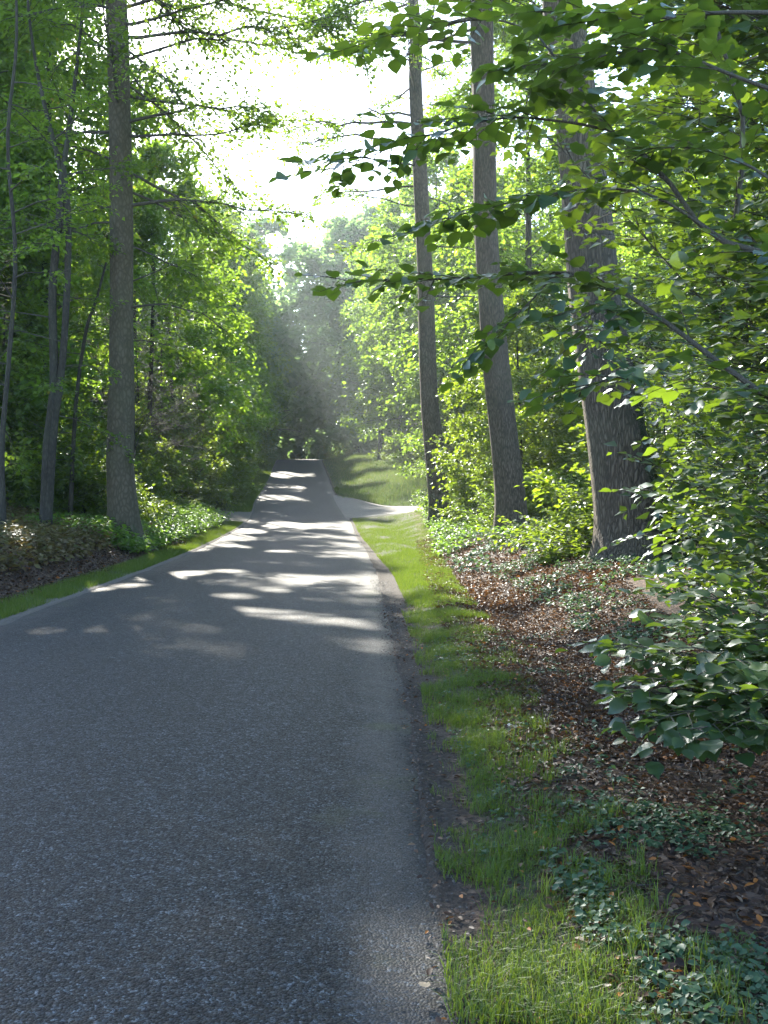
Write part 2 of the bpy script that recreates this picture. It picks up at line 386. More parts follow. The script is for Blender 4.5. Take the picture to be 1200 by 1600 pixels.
for y in YS:
    e, l = er(y), el(y)
    x = np.concatenate([l - VOFF, l + (e - l) * mid, e + UOFF])
    z = H(x, np.full_like(x, y)); inside = (x >= l - 1e-6) & (x <= e + 1e-6)
    z = np.where(inside, zr(y) - .045, z)
    u, v = x - e, l - x
    a, b = grass_in(y), grass_out(y)
    soil_ = sstep(-.1, .02, u) * (1 - sstep(a - .08, a + .12, u))
    turf_ = sstep(a - .08, a + .2, u) * (1 - sstep(b - .45, b + .3, u)) * .62
    turf_ = np.maximum(turf_, sstep(.05, .3, v) * (1 - sstep(.6, 1.3, v)) * .62)
    turf_ = np.maximum(turf_, (sstep(62.5, 64, y) * (1 - sstep(116, 126, y))) * sstep(.05, .4, u) * (1 - sstep(6, 11, u)))
    turf_ = np.maximum(turf_, sstep(24, 30, y) * (1 - sstep(110, 120, y)) * sstep(.05, .4, v) * (1 - sstep(2.5, 5, v)) * .8)
    grav_ = sstep(-.05, .02, v) * (1 - sstep(.15, .45, v)) * .8
    grav_ = np.maximum(grav_, sstep(47, 49.5, y) * (1 - sstep(53, 55, y)) * sstep(-.05, .05, v) * (1 - sstep(3, 6, v)))
    gx.append(x); gz.append(z); gy.append(np.full_like(x, y)); wt.append(turf_); ws.append(soil_); wg.append(grav_)
gx, gy, gz = map(np.array, (gx, gy, gz)); nr, nc_ = gx.shape
def grid_quads(nr, nc):
    i = np.arange(nr - 1)[:, None] * nc; j = np.arange(nc - 1)[None]
    return np.stack([i + j, i + j + 1, i + nc + j + 1, i + nc + j], -1).reshape(-1, 4)
mb = MB(); mb.add(np.stack([gx, gy, gz], -1).reshape(-1, 3), None, grid_quads(nr, nc_))
g = mb.build('ground', M_GROUND, smooth=True, extra={'turf': np.ravel(wt), 'soil': np.ravel(ws), 'gravel': np.ravel(wg)}, kind='structure')

# the road: edges dip under the ground along a ragged line
fr = np.concatenate([[-.03, -.012], np.linspace(0, 1, 34), [1.012, 1.03]])
V, E, TRK = [], [], []
for y in YS:
    e, l = er(y), el(y); w = e - l
    x = l + w * fr + np.where(fr > .5, 1, -1) * 0
    dr = (1 - fr) * w; dl = fr * w
    rag = .22 * (fbm(y * 1.5, 0, 5, 4) - .5) + .10 * (fbm(y * 7.0, 3, 9) - .5)
    ragl = .30 * (fbm(y * 1.3, 9, 25, 4) - .5)
    x = x + np.where(fr > .97, rag, 0) + np.where(fr < .03, ragl, 0)
    z = zr(y) + .05 * (1 - ((fr - .5) * 2) ** 2) - .02 + .012 * (fbm(x * .8, y * .8, 31) - .5)
    z = np.where((fr < 0) | (fr > 1), z - np.where((fr < -.02) | (fr > 1.02), .09, .02), z)
    TRK.append((np.exp(-((dr - 1.15) / .38) ** 2) + np.exp(-((dl - 1.15) / .38) ** 2) + .8 * np.exp(-((dr - 2.9) / .3) ** 2)) * (.4 + .9 * fbm(y * .3, dr, 71)))
    V.append(np.stack([x, np.full_like(x, y), z], -1))
    E.append(np.maximum(1 - np.abs(dr) / .75, (1 - np.abs(dl) / .8) * .9).clip(0, 1))
mb = MB(); mb.add(np.array(V).reshape(-1, 3), None, grid_quads(nr, len(fr)))
mb.build('road', M_ROAD, smooth=True, extra={'edge': np.ravel(E), 'track': np.ravel(TRK)}, kind='structure')

# the pale side road that leaves to the right beyond the third trunk
us = np.concatenate([np.linspace(-.25, 3, 18), np.linspace(3.4, 40, 22)]); V, E = [], []
for u in us:
    lo, hi = side_lo(u), side_hi(u)
    yy = lo + (hi - lo) * np.linspace(0, 1, 14)
    x = er(yy) + u
    z = H(x, yy) + .012 + .03 * np.sin(np.linspace(0, np.pi, 14)) * min(1, max(0, u))
    z[0] -= .06; z[-1] -= .06
    if u < -.2: z -= .05
    V.append(np.stack([x, yy, z], -1)); E.append(np.zeros(14))
mb = MB(); mb.add(np.array(V).reshape(-1, 3), None, grid_quads(len(us), 14))
mb.build('side_road', M_SIDE, smooth=True, extra={'edge': np.ravel(E)}, kind='structure')

# ------------------------------------------------------------------ foliage builders
def limb_path(p0, az, elv, ln, curve, rng, n=7):
    d = np.array([math.sin(az) * math.cos(elv), math.cos(az) * math.cos(elv), math.sin(elv)])
    t = np.linspace(0, 1, n)[:, None]
    side = np.array([math.cos(az), -math.sin(az), 0]) * rng.normal(0, .10) * ln
    return p0 + d * ln * t + side * t ** 2 + np.array([0, 0, curve * ln]) * t ** 2 + np.cumsum(rng.normal(0, .03 * ln, (n, 3)), 0) * t

def twig_leaves(path, ln, rng, ntw, per, lsize, flat=.35, tw_len=.33, t0=.2, zj=.42):
    """Flat sprays of leaves on side twigs along one limb: P, D, N, L arrays."""
    n = len(path)
    t = rng.uniform(t0, 1, ntw) ** .8; f = t * (n - 1); i = np.minimum(f.astype(int), n - 2); f = (f - i)[:, None]
    base = path[i] * (1 - f) + path[i + 1] * f
    tan = nrm(path[i + 1] - path[i]); hor = nrm(np.cross(tan, [0, 0, 1.0]))
    sg = rng.choice([-1, 1], ntw)[:, None]
    td = nrm(tan * rng.uniform(.35, 1.1, (ntw, 1)) + hor * sg * rng.uniform(.3, 1.1, (ntw, 1)) + np.array([0, 0, 1]) * rng.normal(0, zj, (ntw, 1)))
    tl = (ln * tw_len * (1.25 - t) * rng.uniform(.5, 1.2, ntw) + .25)
    k = per
    s = (np.arange(k) + .5) / k + rng.uniform(-.4, .4, (ntw, k)) / k
    P = base[:, None] + td[:, None] * (tl[:, None] * s)[..., None] - np.array([0, 0, 1]) * (.10 * tl[:, None] * s ** 2)[..., None]
    th = nrm(np.cross(td, [0, 0, 1.0]))
    sg2 = np.where(np.arange(k) % 2 == 0, 1, -1)[None, :, None] * rng.uniform(.3, 1.2, (ntw, k, 1))
    D = nrm(td[:, None] * rng.uniform(.3, 1, (ntw, k, 1)) + th[:, None] * sg2 + rng.normal(0, .22, (ntw, k, 3)) - np.array([0, 0, .22]))
    P = P + D * lsize * rng.uniform(0, .8, (ntw, k, 1)) + rng.normal(0, lsize * .35, (ntw, k, 3)) * np.array([1, 1, .5])
    N = np.array([0, 0, 1.0]) + rng.normal(0, flat, (ntw, k, 3))
    L = lsize * rng.uniform(.65, 1.25, (ntw, k))
    return P.reshape(-1, 3), D.reshape(-1, 3), N.reshape(-1, 3), L.ravel(), np.stack([base, base + td * tl[:, None] * .75 - np.array([0, 0, .06]) * tl[:, None]], 1)

def crown(limbs, rng, mleaf, ntw, per, lsize, parent, name='crown', flat=.4, keep=None, twigs=True, wr=.72, tw_len=.33, zj=.42):
    mb, tw = MB(), MB()
    for path, ln, r in limbs:
        k = max(4, int(ntw * rng.uniform(.8, 1.2)))
        P, D, N, L, T = twig_leaves(path, ln, rng, k, per, lsize, flat, tw_len, zj=zj)
        tint = np.clip(rng.normal(.45, .2, len(P)) + rng.normal(0, .08), 0, 1)
        if keep is not None:
            q = keep(P); P, D, N, L, tint = P[q], D[q], N[q], L[q], tint[q]
        add_leaves(mb, P, D, N, L, L * wr, tint=tint)
        add_tube(tw, path, np.linspace(r, r * .2, len(path)), 5)
        if twigs:
            a, b = T[:, 0], T[:, 1]
            dd = nrm(b - a); s = nrm(np.cross(dd, [0, 0, 1.0])); u = np.cross(s, dd); rr = max(.006, r * .16)
            Vt = np.stack([a + s * rr, a - s * rr * .5 + u * rr * .9, a - s * rr * .5 - u * rr * .9, b], 1).reshape(-1, 3)
            i = np.arange(len(a))[:, None] * 4
            tw.add(Vt, np.concatenate([i + [[0, 1, 3]], i + [[1, 2, 3]], i + [[2, 0, 3]]]))
    o = mb.build(name, mleaf, parent, kind='stuff'); CROWN[o.data.name] = (np.concatenate(mb.V), np.concatenate(mb.at), mleaf)
    b = tw.build('branchwork', M_TWIG, parent, smooth=True, kind='stuff', extra={'moss': np.zeros(tw.n)})
    return o, b

def trunk_mesh(pts, rads, seg, parent, mat, flare=.0, name='trunk', seed=0, moss=None, n=None, lumps=.05):
    """pts: control points from the ground up; rads: radii there."""
    A = np.hstack([np.asarray(pts, float), np.asarray(rads, float)[:, None]])
    n = n or max(10, int((A[-1, 2] - A[0, 2]) * 3)); C = resample(A, n)
    hgt = C[:, 2] - C[0, 2]
    ph = R.uniform(0, 6.28, 8)
    def bump(th, i):
        h = hgt[i]
        b = 1 + lumps * .6 * (np.sin(3 * th + ph[0] + .25 * h) + .7 * np.sin(5 * th + ph[1] - .4 * h) + .6 * np.sin(2 * th + ph[4] + 1.3 * h)) \
            + lumps * .35 * np.sin(11 * th + ph[5] + .2 * h)
        fl = flare * np.exp(-h / .30) * (1 + .55 * np.sin(5 * th + ph[2]) + .35 * np.sin(3 * th + ph[3])) + flare * .35 * np.exp(-h / .9)
        return b + fl
    V, T, Q = tube(C[:, :3], C[:, 3], seg, bump)
    mb = MB(); mb.add(V, T, Q)
    h = V[:, 2] - C[0, 2]; ang = np.arctan2(V[:, 1] - np.interp(V[:, 2], C[:, 2], C[:, 1]), V[:, 0] - np.interp(V[:, 2], C[:, 2], C[:, 0]))
    ms = moss(h, ang) if moss else .55 * np.exp(-h / .7)
    return mb.build(name, mat, parent, smooth=True, extra={'moss': ms}), C

def interp_curve(C, z):
    return np.array([np.interp(z, C[:, 2], C[:, k]) for k in range(3)])

# ---- prototypes: tall forest tree, slim understorey tree, shrub; copied below
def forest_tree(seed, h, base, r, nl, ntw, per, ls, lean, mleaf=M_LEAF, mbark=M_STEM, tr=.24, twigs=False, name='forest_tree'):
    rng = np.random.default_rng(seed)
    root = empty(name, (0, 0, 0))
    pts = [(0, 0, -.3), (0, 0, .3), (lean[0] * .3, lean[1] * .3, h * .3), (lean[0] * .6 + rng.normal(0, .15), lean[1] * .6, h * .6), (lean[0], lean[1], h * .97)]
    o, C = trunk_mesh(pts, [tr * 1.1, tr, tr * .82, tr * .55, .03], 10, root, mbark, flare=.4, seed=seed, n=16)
    limbs = []
    for k in range(nl):
        t = (k + rng.uniform(0, 1)) / nl
        z = base + (h - base) * t ** 1.05
        a = k * 2.4 + rng.uniform(-.5, .5)
        env = math.sin(math.pi * min(1, .25 + .75 * t)) ** .55 + .12
        ln = r * env * rng.uniform(.75, 1.2)
        e = rng.uniform(-.3, .95) + .4 * t ** 2
        limbs.append((limb_path(interp_curve(C, z), a, e, ln, rng.uniform(-.22, -.02), rng), ln, max(.012, tr * .16 * (1.1 - t))))
    crown(limbs, rng, mleaf, ntw, per, ls, root, twigs=twigs, tw_len=.48, flat=.7, zj=.75)
    return root

def shrub(seed, h, r, nst, ntw, per, ls, mleaf=M_SHRUB, name='shrub', twigs=True, erect=1.0):
    rng = np.random.default_rng(seed)
    root = empty(name, (0, 0, 0)); limbs = []
    for k in range(nst):
        a = k * 2.4 + rng.uniform(-.6, .6); ln = rng.uniform(.6, 1.05)
        e = rng.uniform(.25, 1.35) * erect
        L = h * ln if e > .8 else r * ln * 1.25
        p0 = np.array([rng.normal(0, .12), rng.normal(0, .12), -.08])
        limbs.append((limb_path(p0, a, e, L, rng.uniform(-.25, -.05), rng), L, rng.uniform(.010, .022)))
    mbk = MB()
    crown(limbs, rng, mleaf, ntw, per, ls, root, name='foliage', twigs=twigs, flat=.38, tw_len=.30)
    return root

# ------------------------------------------------------------------ the four great trunks
def ground_pt(x, y, dz=0.0): return np.array([x, y, float(H(x, y)) + dz])

def hero_tree(name, label, d, track, bark, top, flare, moss, base_px, tall, group='tall trunks standing beside the road', seg=36, lumps=.05):
    """track: (px, py, width px) down the trunk as seen in the photograph at distance d."""
    P, Rr = [], []
    for px, py, w in track:
        P.append(at(px, py, d)); Rr.append(w / 2 * d / F)
    P, Rr = P[::-1], Rr[::-1]                     # from the ground up
    gz0 = float(H(P[0][0], d)); P[0][2] = gz0 - .25
    e = P[-1] - P[-2]; e = e / np.linalg.norm(e)
    hgt = P[-1][2]
    P.append(P[-1] + e * (tall - hgt) * .5 + np.array([top[0] * .4, top[1] * .4, 0])); Rr.append(Rr[-1] * .72)
    P.append(P[-1] + np.array([top[0] * .6, top[1] * .6, (tall - hgt) * .5])); Rr.append(.05)
    o0 = P[0].copy()
    root = empty(name, (o0[0], d, gz0)); tag(root, label, 'tree', group)
    off = np.array([o0[0], d, gz0])
    o, C = trunk_mesh([p - off for p in P], Rr, seg, root, bark, flare=flare, moss=moss, n=70, lumps=lumps)
    return root, C, off

def hero_limbs(C, rng, zs, azs, lens, els, droop=(-.25, -.05), rr=.045):
    out = []
    for z, a, ln, e in zip(zs, azs, lens, els):
        p0 = interp_curve(C, z)
        out.append((limb_path(p0, a, e, ln, rng.uniform(*droop), rng, 9), ln, rr * rng.uniform(.7, 1.3) * (ln / 4) ** .7))
    return out
def hero_crown(root, C, rng, limbs, ntw, per, ls, mleaf=M_LEAF, keep=None, flat=.4, tw_len=.3):
    """Leaves joined as crown; every limb a branch of its own."""
    mb = MB()
    for path, ln, r in limbs:
        k = max(5, int(ntw * ln / 4))
        P, D, N, L, T = twig_leaves(path, ln, rng, k, per, ls, flat, tw_len)
        tint = np.clip(rng.normal(.5, .2, len(P)), 0, 1)
        if keep is not None:
            q = keep(P); P, D, N, L, tint = P[q], D[q], N[q], L[q], tint[q]
        add_leaves(mb, P, D, N, L, L * .72, tint=tint)
        tw = MB(); add_tube(tw, path, np.linspace(r, r * .2, len(path)), 6)
        for q in range(len(T)):
            if q % 2 == 0: add_tube(tw, np.array([T[q, 0], T[q].mean(0) + [0, 0, .04], T[q, 1]]), [max(.008, r * .3), max(.006, r * .2), .004], 4)
        tw.build('branch', M_TWIG, root, smooth=True, extra={'moss': np.zeros(tw.n)})
    o = mb.build('crown', mleaf, root, kind='stuff'); CROWN[o.data.name] = (np.concatenate(mb.V), np.concatenate(mb.at), mleaf)

rng = np.random.default_rng(11)
tl, CL, offL = hero_tree('left_roadside_tree'.replace('left_', ''), 'tall smooth straight trunk standing alone on the left bank of the road', 27.0,
    [(181, 0, 32), (185, 120, 33), (188, 250, 34), (190, 380, 35), (190, 500, 36), (190, 620, 39), (188, 720, 42), (193, 800, 46), (197, 846, 50)],
    M_BEECH, (-.3, .2), .45, lambda h, a: .6 * np.exp(-h / .8) + .12, None, 25)
zs = [5.4, 6.3, 6.9, 8.0, 8.6, 9.5, 10.2, 10.9, 11.6, 12.4, 13.0, 13.8, 14.6, 15.5, 16.5, 17.5, 18.5, 19.5, 20.5, 21.5, 22.5, 23.2, 9.0, 11.0, 13.3, 15.0, 12.8, 14.2, 16.0, 18.0]
azs = [1.5, 1.9, 1.3, 1.7, -1.4, 1.5, -2.0, 1.75, 2.9, 1.4, -1.0, 1.7, -2.2, 1.6, .4, 2.4, -1.5, 1.4, 3.0, -.6, 1.8, -2.2, -.9, -1.8, 2.6, -1.5, .2, -2.6, -1.9, -1.2]
lens = [2.2, 3.8, 2.8, 3.4, 2.6, 3.2, 3.2, 4.2, 4.0, 4.0, 4.4, 4.0, 4.6, 4.4, 4.6, 4.4, 4.6, 4.0, 4.0, 3.6, 3.0, 2.4, 2.4, 3.6, 4.0, 4.4, 4.0, 4.4, 4.6, 4.6]
els = [.05, -.25, .1, -.1, .1, -.15, .1, -.05, .1, .0, .1, .0, .1, .1, .2, .2, .2, .3, .3, .4, .5, .6, .1, .1, .1, .1, .15, .1, .15, .2]
els = [e + rng.normal(0, .25) for e in els]
lim = hero_limbs(CL, rng, zs, azs, lens, els, droop=(-.35, .15))
lim += hero_limbs(CL, rng, np.linspace(15.4, 23, 26), np.arange(26) * 2.4 + .4, rng.uniform(4.6, 7.2, 26) * np.linspace(1, .65, 26), rng.uniform(.0, .5, 26), rr=.06)
lim += hero_limbs(CL, rng, [10.0, 11.2, 12.0, 12.8, 13.5, 14.2, 9.0, 14.8], [1.5, 1.7, 1.35, 1.6, 1.8, 1.45, 1.65, 1.6], [4.4, 4.6, 5.2, 4.2, 5.6, 5.0, 4.2, 6], [-.3, .2, -.1, .35, -.15, .25, .1, .1], droop=(-.35, .15))
hero_crown(tl, CL, rng, lim, 46, 12, .135, tw_len=.40)

tb, CB, offB = hero_tree('roadside_tree', 'thickest grey trunk on the right with dark moss down its right side', 17.0,
    [(868, -80, 58), (880, 20, 60), (892, 100, 64), (905, 210, 69), (915, 300, 72), (924, 400, 75), (930, 470, 76), (942, 550, 82), (957, 640, 88), (972, 730, 95), (985, 810, 102), (993, 882, 112)],
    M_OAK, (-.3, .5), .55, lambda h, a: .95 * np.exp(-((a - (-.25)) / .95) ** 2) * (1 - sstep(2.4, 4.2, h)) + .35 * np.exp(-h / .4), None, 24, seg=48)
rng = np.random.default_rng(12)
zs = np.linspace(10.6, 23, 30); hero_crown(tb, CB, rng, hero_limbs(CB, rng, zs, np.arange(30) * 2.4 + .8, rng.uniform(4.2, 7.2, 30) * np.linspace(1, .6, 30), rng.uniform(.05, .5, 30)), 44, 11, .15)
# moss and ivy tufts up the shaded side of the thick trunk
mv = MB(); n = 1700
hh = rng.beta(1.1, 1.7, n) * 3.9; aa = rng.normal(-.45, .5, n)
Cc = np.array([np.interp(hh, CB[:, 2], CB[:, k]) for k in range(4)]).T
rad = Cc[:, 3] * (1.03 + .42 * np.exp(-hh / .3) + .15 * np.exp(-hh / .9))
outd = np.stack([np.cos(aa), np.sin(aa), np.zeros(n)], -1)
P = Cc[:, :3] + outd * rad[:, None]
add_leaves(mv, P, nrm(outd * .5 + rng.normal(0, .5, (n, 3)) - [0, 0, .4]), outd + rng.normal(0, .4, (n, 3)), rng.uniform(.018, .036, n), rng.uniform(.014, .03, n), tint=rng.random(n) * .7)
mv.build('moss', leaf_mat('moss_tufts', [(0, (.010, .016, .006)), (1, (.026, .042, .012))], trans=(.05, .08, .02), tw=.2, gloss=.04), tb, kind='stuff')

tm, CM, offM = hero_tree('roadside_tree', 'middle grey trunk of the three tall ones right of the road', 28.0,
    [(749, -60, 33), (752, 0, 34), (754, 100, 35), (756, 220, 35), (758, 350, 36), (766, 470, 38), (775, 575, 41), (788, 690, 44), (797, 770, 46), (801, 836, 48)],
    M_OAK, (-.3, .5), .45, lambda h, a: .6 * np.exp(-h / .6) + .3 * np.exp(-((a - .2) / .8) ** 2) * np.exp(-h / 2.5), None, 25)
rng = np.random.default_rng(13)
zs = np.linspace(14.2, 24, 28); hero_crown(tm, CM, rng, hero_limbs(CM, rng, [13.6, 14.3, 15.0, 15.6, 14.0, 12.9], [-1.5, -1.3, -1.75, -1.5, -1.0, 1.2], [4.6, 5.2, 5.0, 5.4, 4.0, 3.0], [.05, .0, .1, .1, .1, .1]) + hero_limbs(CM, rng, zs, np.arange(28) * 2.4, rng.uniform(3.8, 7.0, 28) * np.linspace(1, .6, 28), rng.uniform(.05, .5, 28)), 44, 11, .15)

lim_m = None
tt, CT, offT = hero_tree('roadside_tree', 'thinnest and farthest of the three tall trunks right of the road', 40.0,
    [(650, 60, 19), (649, 125, 20), (653, 210, 21), (658, 300, 22), (662, 380, 23), (665, 450, 25), (670, 620, 28), (680, 720, 31), (690, 803, 34)],
    M_OAK, (-.8, .5), .45, lambda h, a: .7 * np.exp(-h / 1.5) + .3 * np.exp(-h / 4), None, 25)
rng = np.random.default_rng(14)
zs = np.concatenate([np.linspace(15.3, 24, 22), [9, 11, 13]]); hero_crown(tt, CT, rng, hero_limbs(CT, rng, [12.6, 13.4, 14.2, 15.0, 11.6, 15.8], [-1.5, -1.2, -1.8, -1.5, -1.4, -1.6], [4.2, 5.0, 4.6, 5.0, 3.6, 5.4], [.05, .1, .1, .2, .0, .2]) + hero_limbs(CT, rng, zs, np.concatenate([np.arange(22) * 2.4, [1.2, 1.8, .9]]), rng.uniform(2.4, 4.8, 25), rng.uniform(0, .4, 25)), 34, 10, .14)

# ------------------------------------------------------------------ slim stems on the left bank
def stem_tree(name, label, d, tracks, rad, zs_list, rng, ls=.11, ntw=26, group=None, bark=M_STEM):
    """tracks: list of pixel polylines, first one starts at the ground."""
    b = at(*tracks[0][0][:2], d); gz0 = float(H(b[0], d)); off = np.array([b[0], d, gz0])
    root = empty(name, off); tag(root, label, 'tree', group)
    limbs = []; Cs = []
    for k, tr in enumerate(tracks):
        pts = [at(px, py, d + (dd[0] if dd else 0)) - off for px, py, *dd in tr]
        if k < 2 and abs(pts[0][2]) < 1.2: pts[0][2] = -.2
        r0, r1 = rad[k]
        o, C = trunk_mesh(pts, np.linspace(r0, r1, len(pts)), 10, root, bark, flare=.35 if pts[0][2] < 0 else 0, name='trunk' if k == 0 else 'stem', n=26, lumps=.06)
        Cs.append(C)
    for k, z, az, ln, e in zs_list:
        limbs.append((limb_path(interp_curve(Cs[k], z), az, e, ln, rng.uniform(-.3, .1), rng, 8), ln, .008 + .004 * ln))
    hero_crown(root, Cs[0], rng, limbs, ntw, 10, ls)
    return root
rng = np.random.default_rng(21)
L_ = []
for z in np.linspace(3.0, 14.5, 20): L_.append((0 if rng.random() < .5 else 1, min(z, 7.6), rng.uniform(-3.1, 3.1), rng.uniform(1.4, 2.8), rng.uniform(-.1, .4)))
for z in np.linspace(8.5, 15, 16): L_.append((2 if rng.random() < .5 else 3, z, rng.uniform(-3.1, 3.1), rng.uniform(1.6, 3.2), rng.uniform(-.1, .4)))
stem_tree('forked_tree', 'slender twin stemmed tree forking high up, left of the tall smooth trunk', 25.0,
    [[(68, 806), (74, 700), (84, 600), (82, 450), (94, 330), (97, 270)], [(72, 800), (84, 670), (94, 600), (103, 490), (107, 350), (99, 262)],
     [(97, 275), (85, 225), (62, 130), (45, 20), (40, -100)], [(97, 275), (108, 200), (118, 120), (130, 0), (128, -110)]],
    [(.13, .085), (.11, .07), (.07, .02), (.075, .02)], L_, rng)
L_ = [(0, z, rng.uniform(-3, 3), rng.uniform(1.2, 2.4), rng.uniform(-.1, .3)) for z in np.linspace(2.0, 6.2, 12)]
stem_tree('sapling', 'thin dark leaning sapling between the twin stems and the tall trunk', 29.0,
    [[(108, 800), (118, 640), (134, 520), (150, 470), (166, 410)]], [(.07, .03)], L_, rng)
L_ = [(0, z, rng.uniform(-3, 3), rng.uniform(1.6, 2.8), rng.uniform(-.1, .3)) for z in np.linspace(2.0, 10, 18)]
stem_tree('sapling', 'thin pole-like sapling at the far left edge of the bank', 22.0,
    [[(6, 815), (3, 700), (14, 560), (24, 400), (12, 220), (26, 60), (20, -120)]], [(.065, .025)], L_, rng)

# ------------------------------------------------------------------ woodland: prototypes copied along both sides
PROTO = {
    'tall_a': forest_tree(101, 23, 5.0, 4.8, 54, 36, 13, .25, (.4, .2)),
    'tall_b': forest_tree(102, 20, 3.0, 4.4, 54, 36, 13, .24, (-.5, .3)),
    'tall_c': forest_tree(103, 25, 6.0, 5.2, 56, 36, 13, .26, (.2, -.6)),
    'slim_a': forest_tree(104, 11, 1.2, 2.9, 44, 32, 12, .18, (.3, .1), tr=.10, twigs=True, name='understorey_tree'),
    'slim_b': forest_tree(105, 8, .6, 2.7, 42, 32, 12, .17, (-.2, .3), tr=.08, twigs=True, name='understorey_tree', mleaf=M_SHRUB),
    'tall_d': forest_tree(111, 22, 4.5, 4.9, 42, 27, 10, .36, (.4, .2)),
    'tall_e': forest_tree(112, 24, 3.5, 5.0, 42, 27, 10, .37, (-.4, .3)),
    'slim_c': forest_tree(113, 10, .9, 2.9, 32, 23, 9, .26, (.3, .1), tr=.10, name='understorey_tree'),
    'slim_d': forest_tree(114, 8, .5, 2.7, 30, 23, 9, .25, (-.2, .3), tr=.08, name='understorey_tree', mleaf=M_SHRUB),
    'bush_a': shrub(106, 3.2, 1.9, 26, 34, 11, .12),
    'bush_b': shrub(107, 2.2, 1.7, 24, 34, 11, .11, mleaf=M_LEAF),
    'bush_c': shrub(108, 1.3, 1.2, 20, 26, 10, .09),
    'far': forest_tree(109, 19, .6, 5.4, 50, 34, 10, .50, (.3, .3), mleaf=M_CONIFER, name='far_tree'),
}
USED = set()
def place(kind, x, y, sc=1.0, rz=None, label=None, group=None, cat='tree', dz=0.0, wide=1.0):
    if y > 56: kind = {'tall_a': 'tall_d', 'tall_b': 'tall_e', 'tall_c': 'tall_e', 'slim_a': 'slim_c', 'slim_b': 'slim_d'}.get(kind, kind)
    src = PROTO[kind]
    o = copy_tree(src) if kind in USED else src
    USED.add(kind)
    o.location = (x, y, float(H(x, y)) + dz); o.rotation_euler = (0, 0, R.uniform(0, 6.28) if rz is None else rz)
    s = sc * R.uniform(.93, 1.07); o.scale = (s * wide, s * wide, s * R.uniform(.95, 1.08))
    tag(o, label, cat, group)
    return o
def poisson(n, fx, fy, dmin, seed, ok):
    g_ = np.random.default_rng(seed); out = []
    for _ in range(n * 60):
        x, y = fx(g_), fy(g_)
        if not ok(x, y): continue
        if all((x - a) ** 2 + (y - b) ** 2 > dmin ** 2 for a, b in out): out.append((x, y))
        if len(out) >= n: break
    return out
heroes = [(-7, 27), (4.2, 17), (3.6, 28), (2.3, 40), (-8.6, 25)]
far_from = lambda x, y, r: all((x - a) ** 2 + (y - b) ** 2 > r * r for a, b in heroes)
in_view = lambda x, y, m=4.0: abs(x) < y * .40 + m
def clear_view(x, y, r):
    """Nothing bushy stands between the camera and the trunk feet, the nettles or the verges."""
    a, b = (x - r) / y * F + 600, (x + r) / y * F + 600
    for lo, hi, d in [(640, 725, 41), (745, 850, 30), (905, 1055, 18.6), (150, 235, 28.5)]:
        if y < d and b > lo and a < hi: return False
    if y < 52 and x < 0 and el(y) - x < 3.9 + .2 * r and b > 215: return False
    return not (y < 40 and 0 < x and x - er(y) - r < 1.9)
# left wood, tall
for i, (x, y) in enumerate(poisson(34, lambda g: g.uniform(-48, -8), lambda g: g.uniform(28, 118), 4.2, 1,
        lambda x, y: el(y) - x > 3.6 and far_from(x, y, 4) and in_view(x, y) and (y > 80 or x / y * F + 600 < 40))):
    place(['tall_a', 'tall_b', 'tall_c'][i % 3], x, y, .95, label='tall leafy tree added for shade in the wood left of the road', group='tall trees in the wood left of the road')
for x, y in [(-11.6, 34.0), (-13.6, 39.5), (-15.4, 46.0), (-13.5, 30.0)]:  # added sun-blockers: narrow crowns that shade the near road
    place('tall_c', x, y, 1.0, label='tall leafy tree added for shade in the wood left of the road', group='tall trees in the wood left of the road', wide=.72)
# left wood, understorey
for i, (x, y) in enumerate(poisson(44, lambda g: g.uniform(-34, -7), lambda g: g.uniform(22, 112), 2.9, 2,
        lambda x, y: 2.6 < el(y) - x < 16 and far_from(x, y, 1.6) and clear_view(x, y, 1.9) and in_view(x, y, 3) and not (46 < y < 56 and el(y) - x < 5))):
    place(['slim_a', 'slim_b', 'slim_b'][i % 3], x, y, 1.0, label='slim leafy understorey tree in the wood left of the road', group='understorey trees left of the road')
# right wood
for i, (x, y) in enumerate(poisson(26, lambda g: g.uniform(3, 46), lambda g: g.uniform(24, 118), 5.0, 3,
        lambda x, y: x - er(y) > 7.5 and far_from(x, y, 4.5) and in_view(x, y) and not (47 < y < 68 and x - er(y) < 12))):
    place(['tall_a', 'tall_b', 'tall_c'][i % 3], x, y, .95, label='tall leafy tree in the bright wood right of the road', group='tall trees in the wood right of the road')
for i, (x, y) in enumerate(poisson(42, lambda g: g.uniform(3, 34), lambda g: g.uniform(13, 112), 2.8, 4,
        lambda x, y: x - er(y) > 4.6 and x - er(y) < 18 and clear_view(x, y, 1.8) and far_from(x, y, 1.8) and in_view(x, y, 2.5) and not (47 < y < 69 and x - er(y) < 9))):
    place(['slim_b', 'slim_a', 'slim_b'][i % 3], x, y, .9, label='slim leafy understorey tree in the wood right of the road', group='understorey trees right of the road')
for x, y, sc_ in [(-10.9, 46.0, 1.35), (-11.6, 55.5, 1.45), (-10.2, 40.5, 1.2), (-12.4, 50.5, 1.5)]:  # added on the sun side to shade the middle stretch of road
    place('slim_a', x, y, sc_, label='x', group='understorey trees left of the road')
